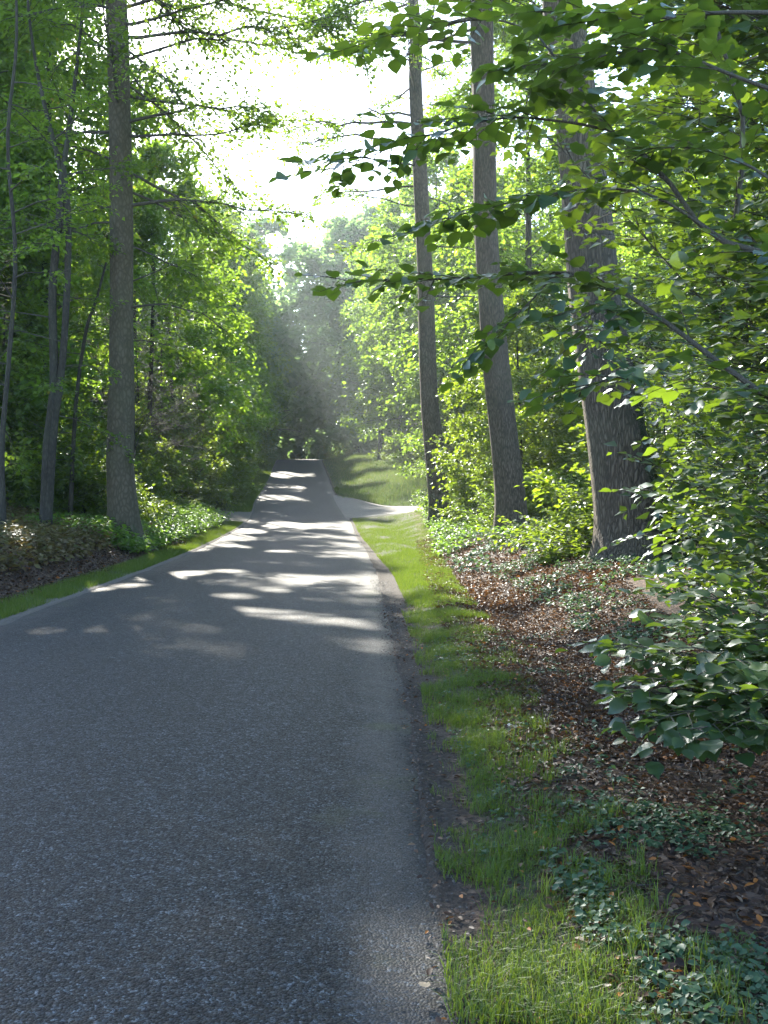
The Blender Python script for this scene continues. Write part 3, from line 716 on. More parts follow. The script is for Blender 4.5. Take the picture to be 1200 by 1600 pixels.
# shrubs along the edges
for i, (x, y) in enumerate(poisson(34, lambda g: g.uniform(-30, -6), lambda g: g.uniform(29, 116), 1.9, 5,
        lambda x, y: 2.3 < el(y) - x < 6 and clear_view(x, y, 1.2) and far_from(x, y, 1.3) and not (45 < y < 57))):
    place(['bush_a', 'bush_b', 'bush_c'][i % 3], x, y, 1.0, label='leafy shrub at the edge of the wood left of the road', group='shrubs left of the road', cat='shrub')
for i, (x, y) in enumerate(poisson(40, lambda g: g.uniform(1, 20), lambda g: g.uniform(13, 116), 1.7, 6,
        lambda x, y: 3.2 < x - er(y) < 9 and clear_view(x, y, 1.2) and far_from(x, y, 1.1) and in_view(x, y, 1) and not (46 < y < 69) and not (66 < y < 112 and x - er(y) < 6.5))):
    place(['bush_c', 'bush_b', 'bush_a'][i % 3], x, y, 1.0, label='leafy shrub at the edge of the wood right of the road', group='shrubs right of the road', cat='shrub')
for i, (x, y) in enumerate(poisson(30, lambda g: g.uniform(-16, -6), lambda g: g.uniform(30, 74), 1.7, 16,
        lambda x, y: 2.6 < el(y) - x < 7 and clear_view(x, y, 1.6) and far_from(x, y, 1.5) and not (46 < y < 55))):
    place(['bush_a', 'slim_b'][i % 2], x, y, 1.25 if i % 2 == 0 else .8, label='x', group='shrubs left of the road', cat='shrub')
# beyond the crest
for i, (x, y) in enumerate(poisson(46, lambda g: g.uniform(-60, 45), lambda g: g.uniform(122, 190), 5.0, 7,
        lambda x, y: (y > 150 or abs(x - (er(y) - 2.5)) > 6) and in_view(x, y))):
    place('far', x, y, 1.0, label='far hazy tree beyond the crest of the road', group='trees beyond the crest')

for i, (x, y) in enumerate(poisson(30, lambda g: g.uniform(-34, 18), lambda g: g.uniform(124, 160), 3.0, 8, lambda x, y: (y > 140 or abs(x - (er(y) - 2.5)) > 4.5) and in_view(x, y, 0))):
    place('bush_a', x, y, 1.7, label='far bush under the trees beyond the crest', group='bushes beyond the crest', cat='shrub')
for i, (x, y) in enumerate(poisson(26, lambda g: g.uniform(-6, 20), lambda g: g.uniform(64, 118), 3.6, 9, lambda x, y: 7 < x - er(y) < 15)):
    place(['tall_b', 'slim_a', 'slim_b'][i % 3], x, y, .95, label='leafy tree behind the tall grass on the rise right of the road', group='trees behind the tall grass')
# trees leaning in over the far road from both sides
for i, (dx, y) in enumerate([(-2.6, 62), (-2.6, 73), (-2.6, 86), (-3.2, 100)]):
    place(['tall_b', 'tall_a'][i % 2], float(el(y)) + dx - .8, y, .58 if y < 75 else .70 if y < 95 else .85, label='tree leaning over the far road from the left edge', group='trees over the far road')
for i, (dx, y) in enumerate([(7.6, 84), (7.4, 97), (7.2, 110)]):
    place(['tall_b', 'tall_a'][i % 2], float(er(y)) + dx, y, .95, label='tree leaning over the far road from the right edge', group='trees over the far road')
for i, (x, y) in enumerate([(-22, 130), (-16, 127), (-3.5, 130), (2, 128), (8, 133), (-14.5, 150), (-6, 154), (-19, 152), (1, 158)]):
    place('far', x, y, 1.42, label='tall hazy tree closing the view beyond the crest', group='trees beyond the crest')
for x, y, sc_ in [(-16.5, 134, 1.6), (-6.3, 137, 1.62), (-2.2, 133, 1.5)]:
    place('far', x, y, sc_, label='x', group='trees beyond the crest')
for x, y, sc_ in [(-16.6, 92, 1.0), (-.4, 101, .95)]:
    place('tall_d', x, y, sc_, label='x', group='trees over the far road')
for k, o in PROTO.items():
    if k not in USED and k != 'hazel_back':
        for ch in list(o.children): bpy.data.objects.remove(ch)
        bpy.data.objects.remove(o)
# ------------------------------------------------------------------ grass, dead leaves, low plants
def blades(mb, x, y, h, w, rng, lean=.45, seg=2, tint=None):
    n = len(x); z = H(x, y) - .01
    a = rng.uniform(0, 6.28, n); d = np.stack([np.cos(a), np.sin(a), np.zeros(n)], -1)
    b = a + rng.normal(1.57, .5, n); s = np.stack([np.cos(b), np.sin(b), np.zeros(n)], -1)
    P = np.stack([x, y, z], -1); h = np.broadcast_to(h, (n,))[:, None]; w = np.broadcast_to(w, (n,))[:, None] / 2
    ln = (rng.uniform(.1, 1, n) * lean)[:, None]; up = np.array([0, 0, 1.0])
    tn = np.clip(rng.normal(.45, .22, n), 0, 1) if tint is None else tint
    if seg == 1:
        V = np.stack([P - s * w, P + s * w, P + up * h + d * ln * h], 1); k = 3; tri = [(0, 1, 2)]
    else:
        m = P + up * h * .6 + d * ln * h * .35; tp = P + up * h * (1 - .25 * ln) + d * ln * h * 1.1
        V = np.stack([P - s * w, P + s * w, m + s * w * .8, m - s * w * .8, tp], 1); k = 5; tri = [(0, 1, 2), (0, 2, 3), (3, 2, 4)]
    T = (np.arange(n)[:, None, None] * k + np.array(tri)[None]).reshape(-1, 3)
    mb.add(V.reshape(-1, 3), T, None, np.repeat(tn, k))
rng = np.random.default_rng(31)
mb = MB()
def scatter_strip(n, y0, y1, inn, outf, rng, pw=1.0):
    y = y0 + (y1 - y0) * rng.random(n) ** pw
    u = inn(y) + (outf(y) - inn(y)) * rng.random(n)
    return u, y
# near verge on the right
u, y = scatter_strip(120000, 2.2, 15, lambda y: grass_in(y) - .12, lambda y: grass_out(y) + .35, rng, 1.35)
x = er(y) + u
q = (fbm(x * 3.1, y * 3.1, 41, 4) + .16 * np.minimum(1, (u - grass_in(y) + .12) / .3) - .9 * np.clip(u - grass_out(y) + .1, 0, 1) + .35 * (fbm(x * 9, y * 9, 43) - .5) + .34 * (rng.random(len(x)) - .5)) > .66
x, y = x[q], y[q]; nn = len(x)
blades(mb, x, y, rng.uniform(.03, .085, nn) * (1 + .6 * (fbm(x * 3, y * 3, 47) > .55)), rng.uniform(.0025, .0045, nn), rng, 1.0)
# a few taller tufts
cx, cyy = rng.uniform(.45, .95, 26), rng.uniform(2.6, 7, 26)
k = rng.integers(0, 26, 900); x = er(cyy[k]) + cx[k] + rng.normal(0, .03, 900); y = cyy[k] + rng.normal(0, .03, 900)
blades(mb, x, y, rng.uniform(.08, .17, 900), .004, rng, .8)
mb.build('grass', M_GRASS, kind='stuff')['label'] = 'short green grass on the verge beside the road edge'
mb = MB()
u, y = scatter_strip(120000, 13, 50, grass_in, lambda y: grass_out(y) + .3, rng, 1.25); x = er(y) + u
q = fbm(x * 1.6, y * 1.0, 51, 4) + .45 * (rng.random(len(x)) - .5) > .44 + .12 * (1 - sstep(14, 20, y)); x, y, = x[q], y[q]
blades(mb, x, y, rng.uniform(.05, .11, len(x)), .008, rng, .9, seg=1)
v, y = scatter_strip(90000, 10, 62, lambda y: 0 * y + .12, lambda y: .75 + .5 * sstep(24, 34, y), rng, 1.2); x = el(y) - v
q = (fbm(x * 1.6, y * 1.1, 53, 4) + .4 * (rng.random(len(x)) - .5) - .25 * sstep(.45, 1.1, v) > .40) & ~((y > 47.5) & (y < 54)); x, y = x[q], y[q]
blades(mb, x, y, rng.uniform(.06, .13, len(x)), .008, rng, .9, seg=1)
v, y = scatter_strip(40000, 54, 120, lambda y: 0 * y + .1, lambda y: 0 * y + 2.6, rng); x = el(y) - v
blades(mb, x, y, rng.uniform(.1, .25, len(x)), .02, rng, .9, seg=1)
mb.build('verge_grass', M_GRASS, kind='stuff')['label'] = 'grass edging both sides of the road farther on'
mb = MB()
u, y = scatter_strip(48000, 63.5, 122, lambda y: 0 * y + .15, lambda y: 3 + 5 * sstep(64, 70, y), rng); x = er(y) + u
blades(mb, x, y, rng.uniform(.10, .36, len(x)) * (.25 + sstep(0, 2.5, u)) * (.5 + fbm(x * .8, y * .4, 77)), .022, rng, .6, seg=1, tint=np.clip(rng.normal(.4, .3, len(x)), 0, 1))
n = 14000; u = rng.uniform(.1, 13, n); y = side_hi(u) + .2 + 6 * rng.random(n); x = er(y) + u
blades(mb, x, y, rng.uniform(.10, .34, n), .025, rng, .8, seg=1, tint=np.clip(rng.normal(.15, .2, n), 0, 1))
mb.build('tall_grass', M_DRYGRASS, kind='stuff')['label'] = 'tall pale seeding grass on the rise right of the far road'

# fallen leaves
mb = MB()
def litter(n, y0, y1, f0, f1, side, rng, ls, pw=1.2, shape='rhomb'):
    u, y = scatter_strip(n, y0, y1, f0, f1, rng, pw)
    x = er(y) + u if side > 0 else el(y) - u
    z = H(x, y) + rng.uniform(.002, .03, n)
    a = rng.uniform(0, 6.28, n)
    D = np.stack([np.cos(a), np.sin(a), rng.normal(0, .25, n)], -1)
    N = np.array([0, 0, 1.0]) + rng.normal(0, .45, (n, 3)); L = ls * rng.uniform(.6, 1.25, n)
    tn = np.clip(rng.beta(1.6, 2.4, n) * 1.0, 0, .95); tn = np.where(rng.random(n) < .035, 1.0, tn)
    add_leaves(mb, np.stack([x, y, z], -1), D, N, L, L * rng.uniform(.36, .62, n), fold=.22, tint=tn, shape=shape)
litter(11000, 2.4, 6.5, lambda y: grass_out(y) - .35, lambda y: grass_out(y) + 1.9, 1, rng, .045, 1.0, 'oval')
litter(24000, 6.3, 16, lambda y: grass_out(y) - .35, lambda y: grass_out(y) + 1.6 + .05 * y, 1, rng, .05)
litter(22000, 14, 34, lambda y: grass_out(y) - .3, lambda y: grass_out(y) + 4.0, 1, rng, .08)
litter(14000, 11, 34, lambda y: .6 + 0 * y, lambda y: 3.5 + 0 * y, -1, rng, .08)
litter(2600, 2.4, 16, lambda y: 0 * y - .05, lambda y: grass_out(y), 1, rng, .034, 1.2, 'oval')
mb.build('fallen_leaves', M_LITTER, kind='stuff')['label'] = 'brown fallen leaves carpeting the forest floor'

# grit along the crumbling road edge, twigs on the litter
mb = MB(); n = 3600
y = 2.3 + 17 * rng.random(n) ** 1.5; u = rng.normal(.05, .10, n); x = er(y) + u; r = rng.uniform(.0025, .0075, n) * (1 + y / 14)
z = np.where(u > .03, H(x, y), zr(y)) + r * .2
O = np.array([(1, 0, 0), (0, 1, 0), (-1, 0, 0), (0, -1, 0), (0, 0, .8), (0, 0, -.8)])
V = np.stack([x, y, z], -1)[:, None] + O[None] * r[:, None, None] * rng.uniform(.6, 1.3, (n, 6, 1))
T = np.array([(0, 1, 4), (1, 2, 4), (2, 3, 4), (3, 0, 4)])
mb.add(V.reshape(-1, 3), (np.arange(n)[:, None, None] * 6 + T[None]).reshape(-1, 3), None, np.repeat(rng.random(n), 6))
mg, t, out = new_mat('road_grit'); pb = nd(t, 'ShaderNodeBsdfPrincipled'); pb.inputs['Roughness'].default_value = .8
t.links.new(ramp(t, attr(t, 'tint'), [(0, (.015, .014, .013)), (.6, (.045, .042, .038)), (1, (.12, .11, .10))]), pb.inputs['Base Color']); t.links.new(pb.outputs[0], out.inputs[0])
mb.build('gravel', mg, kind='stuff')['label'] = 'loose grit along the crumbling right edge of the road'
mb = MB()
for k in range(420):
    y = 2.5 + 15 * rng.random() ** 1.2; x = float(er(y)) + rng.uniform(float(grass_out(y)) - .2, float(grass_out(y)) + 2.2); a = rng.uniform(0, 6.28); ln = rng.uniform(.06, .4)
    q = np.array([[x + math.cos(a) * ln * s_, y + math.sin(a) * ln * s_, 0] for s_ in (0, .5, 1)]); q[:, :2] += rng.normal(0, .012, (3, 2)); q[:, 2] = H(q[:, 0], q[:, 1]) + .02
    add_tube(mb, q, [.004, .0035, .002], 4)
mb.build('fallen_twigs', M_TWIG, kind='stuff', extra={'moss': np.zeros(mb.n)})['label'] = 'thin dead twigs lying among the fallen leaves'
# low ground cover: rosettes of small leaves
mb = MB()
def rosettes(n, xs, ys, ls, hh, rng, mbx, k=7, shape='rhomb'):
    z = H(xs, ys)
    a = rng.uniform(0, 6.28, (n, k)); r = rng.uniform(.15, 1, (n, k)) * hh[:, None]
    P = np.stack([xs[:, None] + np.cos(a) * r * .8, ys[:, None] + np.sin(a) * r * .8, z[:, None] + hh[:, None] * rng.uniform(.35, 1.1, (n, k))], -1)
    D = np.stack([np.cos(a + rng.normal(0, .5, (n, k))), np.sin(a + rng.normal(0, .5, (n, k))), rng.normal(-.1, .25, (n, k))], -1)
    N = np.array([0, 0, 1.0]) + rng.normal(0, .3, (n, k, 3)); L = ls * rng.uniform(.6, 1.3, (n, k))
    add_leaves(mbx, P.reshape(-1, 3), D.reshape(-1, 3), N.reshape(-1, 3), L.ravel(), L.ravel() * .75, tint=rng.random(n * k), shape=shape)
def cover(n, y0, y1, f0, f1, th, ls, h, seed, side=1):
    u, y = scatter_strip(n, y0, y1, f0, f1, rng, 1.2); x = er(y) + u if side > 0 else el(y) - u
    q = fbm(x * 1.5, y * 1.2, seed, 3) > th; x, y = x[q], y[q]
    rosettes(len(x), x, y, ls, h * rng.uniform(.6, 1.4, len(x)), rng, mb, shape='oval' if y1 < 6 else 'rhomb')
cover(1500, 2.4, 5.2, lambda y: grass_out(y) - .3, lambda y: 0 * y + 2.0, .46, .032, .05, 61)
cover(700, 4.5, 12, lambda y: grass_out(y) - .6, lambda y: 0 * y + 2.6, .54, .036, .05, 62)
cover(3600, 8, 24, lambda y: 2.2 + 0 * y, lambda y: 7 + 0 * y, .52, .06, .10, 63)
cover(1500, 20, 44, lambda y: grass_out(y) + .3, lambda y: 6 + 0 * y, .52, .10, .18, 64)
mb.build('ground_cover', M_COVER, kind='stuff')['label'] = 'low ivy-like plants creeping over the forest floor'
mb = MB()
cover(4200, 25, 47, lambda y: .9 + 0 * y, lambda y: 3.8 + 0 * y, .28, .13, .34, 65, -1)
cover(1200, 55, 110, lambda y: 1.5 + 0 * y, lambda y: 5 + 0 * y, .3, .2, .4, 66, -1)
cover(1500, 26, 49, lambda y: grass_out(y) + .2, lambda y: 6 + 0 * y, .42, .12, .25, 67)
mb.build('nettle_patch', M_HERB, kind='stuff')['label'] = 'bright leafy nettles growing between the left bank and the road'
mb = MB()
cover(5200, 12, 32, lambda y: 1.3 + 0 * y, lambda y: 6 + 0 * y, .34, .12, .30, 68, -1)
mb.build('bracken', M_BRACKEN, kind='stuff')['label'] = 'brown dying bracken on the left bank'

# ------------------------------------------------------------------ foreground hazels with leaves one can pick out
def leaf_proto(k):
    mb = MB(); rng = np.random.default_rng(200 + k)
    n = 7; t = np.linspace(0, 1, n); w = np.array([0, .42, .54, .53, .43, .22, 0]) * (1 + .05 * rng.normal(size=n)); w[0] = w[-1] = 0
    mid_ = np.stack([t, 0 * t, -.10 * t ** 2 + .03 * rng.normal(size=n) * (t > 0)], -1)
    V = list(mid_)
    for s in (1, -1):
        for i in range(1, n - 1): V.append(mid_[i] + np.array([-.04, s * w[i] * .92, .09 * w[i] * 2 - .05 * w[i] ** 2 + rng.normal(0, .015)]))
    T = []
    for s in (0, 1):
        o = n + s * (n - 2)
        side = [0] + [o + i for i in range(n - 2)] + [n - 1]
        for i in range(n - 1):
            a, b, c, d = i, i + 1, side[i], side[i + 1]
            for q in ((a, b, d), (a, d, c)):
                if len(set(q)) == 3: T.append(q if s else q[::-1])
    tn = [.25, .5, .62, .9][k]
    tv = np.full(len(V), tn); tv[:n] = min(.96, tn + .28); tv[-(n - 2):] -= .12
    mb.add(np.array(V), T, None, np.clip(tv, 0, 1))
    return mb.mesh('leaf', M_HAZEL, smooth=True)
LEAF = [leaf_proto(k) for k in range(4)]

def hazel_spray(path, rng, ls, spacing, tw_len, t0=.15, droop=.12, per=.48):
    """Side twigs alternate left and right along the branch, in a nearly level plane, with alternate leaves."""
    path = np.asarray(path); seg = np.linalg.norm(np.diff(path, axis=0), axis=1); cum = np.concatenate([[0], np.cumsum(seg)]); Lt = cum[-1]
    s = np.arange(t0 * Lt, Lt, spacing); twigs, P, D, N, L = [], [], [], [], []
    def leaf(p, d, n, l): P.append(p); D.append(d); N.append(n); L.append(l)
    for i, q in enumerate(s):
        p = np.array([np.interp(q, cum, path[:, k]) for k in range(3)])
        p2 = np.array([np.interp(min(q + .05, Lt), cum, path[:, k]) for k in range(3)]); p1 = np.array([np.interp(max(q - .05, 0), cum, path[:, k]) for k in range(3)])
        tn = nrm(p2 - p1); h = nrm(np.cross(tn, [0, 0, 1.0])); sg = 1 if i % 2 else -1
        td = nrm(tn * rng.uniform(.4, .9) + h * sg * rng.uniform(.5, 1.0) + np.array([0, 0, rng.normal(-.05, .18)]))
        ln = tw_len * rng.uniform(.45, 1.15) * (1.1 - .3 * q / Lt)
        m = max(2, int(ln / (ls * per)))
        tp = np.array([p + td * ln * (j / m) - np.array([0, 0, droop * ln * (j / m) ** 2]) for j in range(m + 1)])
        twigs.append(tp); th = nrm(np.cross(td, [0, 0, 1.0]))
        for j in range(1, m + 1):
            sj = 1 if j % 2 else -1
            d = nrm(td * rng.uniform(.5, .9) + th * sj * rng.uniform(.5, .9) + np.array([0, 0, rng.normal(-.14, .2)])) if j < m else nrm(td + rng.normal(0, .2, 3) - [0, 0, .15])
            leaf(tp[j], d, np.array([0, 0, 1.0]) + rng.normal(0, .28, 3), ls * rng.uniform(.5, 1.3))
    return twigs, np.array(P), np.array(D), np.array(N), np.array(L)

def hazel(name, label, base, branches, rng, ls, spacing, tw_len, cat='shrub', group=None, budget=300, t0=.15, droop=.12, rad=.012):
    """branches: list of (polyline, radius). Largest leaves in view become parts one by one, the rest one mesh."""
    base = np.asarray(base, float); root = empty(name, base); tag(root, label, cat, group)
    A = [[], [], [], []]; tw = MB()
    for path, r in branches:
        path = resample(np.asarray(path, float), 14) - base
        m = MB(); add_tube(m, path, np.linspace(r, r * .25, len(path)), 7)
        m.build('branch', M_TWIG, root, smooth=True, extra={'moss': np.zeros(m.n)})
        T, P, D, N, L = hazel_spray(path, rng, ls, spacing, tw_len, t0, droop)
        for q in T: add_tube(tw, q, np.linspace(.0035, .0012, len(q)), 4)
        for a, b in zip(A, (P, D, N, L)): a.append(b)
    tw.build('twigwork', M_TWIG, root, kind='stuff', extra={'moss': np.zeros(tw.n)})
    P, D, N, L = [np.concatenate(a) for a in A]
    Wp = P + base; dep = Wp[:, 1]; fx = Wp[:, 0] / np.maximum(dep, .1) * F + 600; fy = 745 - (Wp[:, 2] - CAMZ) / np.maximum(dep, .1) * F
    vis = (dep > .5) & (fx > -20) & (fx < 1220) & (fy > -20) & (fy < 1620)
    order = np.argsort(-np.where(vis, L / np.maximum(dep, .3), 0))
    top, rest = order[:budget], order[budget:]
    D = nrm(D); N2 = nrm(N - (N * D).sum(1)[:, None] * D); S2 = np.cross(N2, D)
    for i in top:
        o = bpy.data.objects.new('leaf', LEAF[int(rng.choice(4, p=[.35, .33, .24, .08]))]); COL.objects.link(o); o.parent = root
        l = L[i] * 1.0
        o.matrix_local = Matrix(((D[i, 0] * l, S2[i, 0] * l * .85, N2[i, 0] * l, P[i, 0]), (D[i, 1] * l, S2[i, 1] * l * .85, N2[i, 1] * l, P[i, 1]),
                                 (D[i, 2] * l, S2[i, 2] * l * .85, N2[i, 2] * l, P[i, 2]), (0, 0, 0, 1)))
    if len(rest):
        mb = MB(); fr_ = (P[rest] + base)[:, 1] > 6.8
        for q, sh in ((rest[~fr_], 'oval'), (rest[fr_], 'rhomb')):
            add_leaves(mb, P[q], D[q], N2[q], L[q], L[q] * .85, tint=np.clip(rng.normal(.5, .2, len(q)), 0, 1), shape=sh)
        mb.build('foliage', M_HAZEL, root, smooth=True, kind='stuff')
    return root

rng = np.random.default_rng(41)
B1 = ground_pt(3.6, 4.6)
def from_px(*pts): return [at(*p) for p in pts]
hz = [
    ([B1 + [0, 0, 0], B1 + [-.3, -.2, .9]] + from_px((1235, 640, 4.3), (1090, 540, 4.6), (965, 452, 4.9), (870, 425, 5.1), (720, 435, 5.3), (545, 440, 5.6)), .018),
    ([B1 + [0, .1, 0], B1 + [-.2, .1, 1.4]] + from_px((1240, 420, 4.4), (1110, 368, 4.7), (1030, 265, 4.9), (950, 200, 5.0), (900, 130, 5.2), (835, 50, 5.4)), .020),
    (from_px((1100, 355, 4.7), (1020, 305, 4.7), (920, 295, 4.8), (830, 310, 4.9), (740, 330, 5.0), (680, 350, 5.1)), .008),
    (from_px((960, 205, 5.0), (880, 190, 5.0), (780, 185, 5.1), (660, 215, 5.2), (520, 265, 5.4)), .008),
    (from_px((965, 452, 4.9), (930, 490, 4.7), (915, 560, 4.6)), .005),
    (from_px((870, 425, 5.1), (810, 490, 5.0), (740, 545, 5.0)), .005),
    (from_px((1010, 600, 4.5), (960, 590, 4.6), (900, 610, 4.7)), .005),
    (from_px((1235, 150, 4.2), (1150, 120, 4.3), (1040, 80, 4.5), (920, 90, 4.7), (800, 110, 4.9)), .010),
    (from_px((1235, 20, 4.0), (1120, 20, 4.3), (1000, 30, 4.6), (890, 20, 4.9), (780, 10, 5.1)), .010),
    (from_px((1235, 300, 4.3), (1150, 250, 4.5), (1050, 230, 4.7), (960, 260, 4.9)), .008),
    ([B1 + [.2, .2, 0], B1 + [.1, .1, 1.6]] + from_px((1200, 420, 4.9), (1165, 200, 4.9), (1105, 0, 5.0), (1060, -120, 5.0)), .022),
    (from_px((835, 50, 5.4), (760, 30, 5.5), (640, 50, 5.7), (560, 80, 5.9)), .007),
]
hazel('hazel_tree', 'dark hazel reaching long leafy branches across the upper right', B1, hz, rng, .090, .047, .38, cat='tree', t0=.24)
# taller hazels just behind it fill the upper right
for nm, seed, bx, by, n, dr, lab in [('hazel_tree', 51, 4.6, 7.0, 46, (5.6, 7.4), 'dense hazel standing behind the long dark branches at the upper right'),
                                      ('hazel_tree', 52, 6.0, 9.4, 54, (7.6, 10.0), 'sunlit hazel thicket tree right of the thickest trunk')]:
    rng = np.random.default_rng(seed); B = ground_pt(bx, by); br = []
    for k in range(n):
        d = rng.uniform(*dr); px = 1250 - 420 * rng.beta(1.15, 1.5); py = rng.uniform(-120, 640)
        e = at(px, py, d); hz_ = max(.6, e[2] - rng.uniform(.2, 1.0)); st = np.array([B[0] + rng.normal(0, .25), B[1] + rng.normal(0, .25), B[2]])
        tp = np.array([st[0] + rng.normal(0, .2), st[1], max(st[2] + .5, hz_ - .3)])
        br.append(([st, st * .5 + tp * .5, tp, tp * .5 + e * .5 + [0, 0, .15], e], .011))
    hazel(nm, lab, B, br, rng, .108, .12, .46, cat='tree', t0=.5, droop=.18)
# low hazel at the right edge
rng = np.random.default_rng(42)
B2 = ground_pt(2.55, 5.6)
lo = []
for px, py, d in [(965, 1130, 4.7), (985, 1080, 4.8), (1000, 1010, 5.0), (1040, 1120, 4.5), (1090, 1140, 4.4), (1150, 1130, 4.3), (1020, 950, 5.3), (1080, 1010, 4.7), (1150, 1030, 4.5), (1110, 930, 5.0),
                  (1200, 1080, 4.3), (1190, 960, 4.7), (960, 1010, 5.2), (1060, 890, 5.5), (1160, 890, 5.2), (1220, 1000, 4.6), (1010, 1060, 4.9), (1120, 1080, 4.5)]:
    for jit in range(2):
      e = at(px + (rng.normal(0, 22) if jit else 0), py + (rng.normal(0, 22) if jit else 0), d + (.25 if jit else 0)); m = B2 * .45 + e * .55 + np.array([0, 0, .22])
      lo.append(([B2 + rng.normal(0, .06, 3) * [1, 1, 0], B2 * .8 + e * .2 + np.array([0, 0, .25]), m, e], .009))
hazel('hazel_shrub', 'low dark hazel shrub spreading over the leaf litter at the right edge', B2, lo, rng, .10, .07, .28, t0=.3, droop=.3)
rng = np.random.default_rng(43)
B3 = ground_pt(3.6, 7.2); up = []
for px, py, d in [(1000, 760, 6.2), (1060, 740, 6.2), (1010, 830, 6.0), (1090, 800, 5.8), (1150, 730, 6.0), (1170, 790, 5.8), (1080, 690, 6.6),
                  (1200, 700, 6.2), (1150, 640, 6.6), (1200, 840, 5.6)]:
    e = at(px, py, d); m = B3 * .45 + e * .55 + np.array([0, 0, .25])
    up.append(([B3 + rng.normal(0, .06, 3) * [1, 1, 0], B3 * .8 + e * .2 + np.array([0, 0, .4]), m, e], .009))
hazel('hazel_shrub', 'hazel shrub with level sprays crossing in front of the mossy trunk foot', B3, up, rng, .10, .08, .32, t0=.3, droop=.2)
# a wall of hazel farther back on the right
PROTO['hazel_back'] = shrub(301, 6.5, 2.6, 40, 44, 11, .105, mleaf=M_HAZEL, name='hazel_shrub')
for i, (x, y) in enumerate([(4.6, 8.6), (5.6, 11.5), (7.6, 14.5), (6.6, 9.2), (9.0, 12.2), (7.8, 18.5), (10, 17), (6.6, 21.5), (9.4, 22.5)]):
    place('hazel_back', x, y, 1.0, label='dense hazel bush in the thicket at the right', group='hazel bushes in the right thicket', cat='shrub')

# ------------------------------------------------------------------ small things
b = at(245, 782, 41.0); gz0 = float(H(b[0], 41.0))
root = empty('marker_post', (b[0], 41.0, gz0)); tag(root, 'small white marker post in the nettles right of the tall left trunk', 'post')
mb = MB(); P = np.array([[0, 0, -.1], [0, 0, .85], [0, 0, .9]]); add_tube(mb, P, [.06, .06, .03], 10); mb.build('post', plain('white_paint', (.75, .75, .72)), root)
mb = MB(); P = np.array([[0, 0, .62], [0, 0, .74]]); add_tube(mb, P, [.064, .064], 10); mb.build('reflector', plain('dark_band', (.05, .05, .05)), root)

def one_leaf(name, label, px, py, d, size, col, rz):
    p = at(px, py, d); z = float(H(p[0], d)); 
    if el(d) < p[0] < er(d): z = float(zr(d)) + .02
    me = LEAF[0].copy(); me.materials.clear()
    me.materials.append(leaf_mat(name + '_blade', [(0, col), (1, col)], trans=tuple(c * .8 for c in col), tw=.2, gloss=.6))
    o = bpy.data.objects.new(name, me); COL.objects.link(o); o.location = (p[0], d, z + .02); o.scale = (size,) * 3; o.rotation_euler = (.15, -.1, rz)
    tag(o, label, 'leaf')
one_leaf('fallen_leaf', 'pale silvery leaf lying upside down in the verge grass', 795, 1118, 6.9, .10, (.42, .43, .42), .6)
one_leaf('fallen_leaf', 'small tan leaf on the crumbling road edge nearest the camera', 668, 1568, 3.28, .045, (.42, .33, .20), 2.2)

# ------------------------------------------------------------------ gaps cut into the canopy along sun rays, to light chosen ground and foliage
bpy.context.view_layer.update()
def on_road(px, py, d): return at(px, py, d)
GAPS = [(at(905, 1530, 3.45), .36), (at(875, 1505, 3.58), .30), (at(950, 1565, 3.32), .30), (at(985, 1590, 3.2), .25)]
for px, py, d, r in [(330, 957, 14.2, .16), (370, 962, 13.9, .2), (420, 967, 13.6, .22), (470, 973, 13.3, .22), (520, 979, 13.0, .22), (565, 986, 12.6, .18),
                     (160, 922, 17.6, .22), (200, 915, 18.2, .3), (250, 903, 19.6, .35), (300, 896, 20.8, .35), (350, 893, 21.2, .3),
                     (370, 938, 15.9, .22), (430, 925, 17, .22), (70, 995, 12.0, .12), (170, 997, 12.0, .14), (830, 985, 11.0, .2),
                     (440, 862, 28.2, .35), (450, 815, 45, 1.3),
                     (290, 800, 34, 1.6), (330, 815, 38, 1.6), (250, 815, 32, 1.2), (360, 810, 42, 1.5), (600, 835, 34, 1.0), (640, 850, 30, .6)]:
    GAPS.append((at(px, py, d), r))
for x, y, z, r in [(-8.6, 36, 3, 1.2), (-9.5, 40, 5, 1.4), (-8.8, 44, 2.5, 1.3), (-10.5, 47, 7, 1.5), (-10, 55, 4, 1.6), (-11, 60, 7, 1.6), (-11, 66, 3.5, 1.6), (-12, 74, 6, 1.8), (-12, 84, 9, 2), (-8, 32, 1.2, 1.0), (-10, 33, 5, 1.0),
                   (-10.8, 21, 1.2, .5), (-7.6, 20, .6, .4), (-9.3, 24, 2.5, .6), (4, 34, 1.5, 1.0), (2, 44, 2, 1.4), (3, 72, 2, 2.5), (0, 80, 2.5, 3), (-1, 95, 3.5, 3), (-2, 110, 4.5, 3),
                   (-6.5, 64, .3, 1.2), (-8.6, 90, 2, 2.2), (-10.5, 62, 6, 1.6), (-11.5, 73, 8, 1.8), (-12.5, 86, 9, 2), (-10, 122, 4, 2.5), (-5, 128, 5, 2.5), (2, 64, .8, 2.0), (-11, 50, 11, 1.4), (-10, 58, 9, 1.5),
                   (4.5, 11, 4.5, .9), (5.2, 13, 6, 1.0), (6.4, 12, 3.5, .9), (4.2, 14, 2.2, .7), (5.8, 16, 4.5, 1.0), (6.5, 20, 3, 1.0), (3.6, 9, 3.2, .6), (4.6, 8.5, 5, .7), (5.5, 24, 2.5, 1.0)]:
    GAPS.append((np.array([x, y, z], float), r))
sd = np.array(SD)
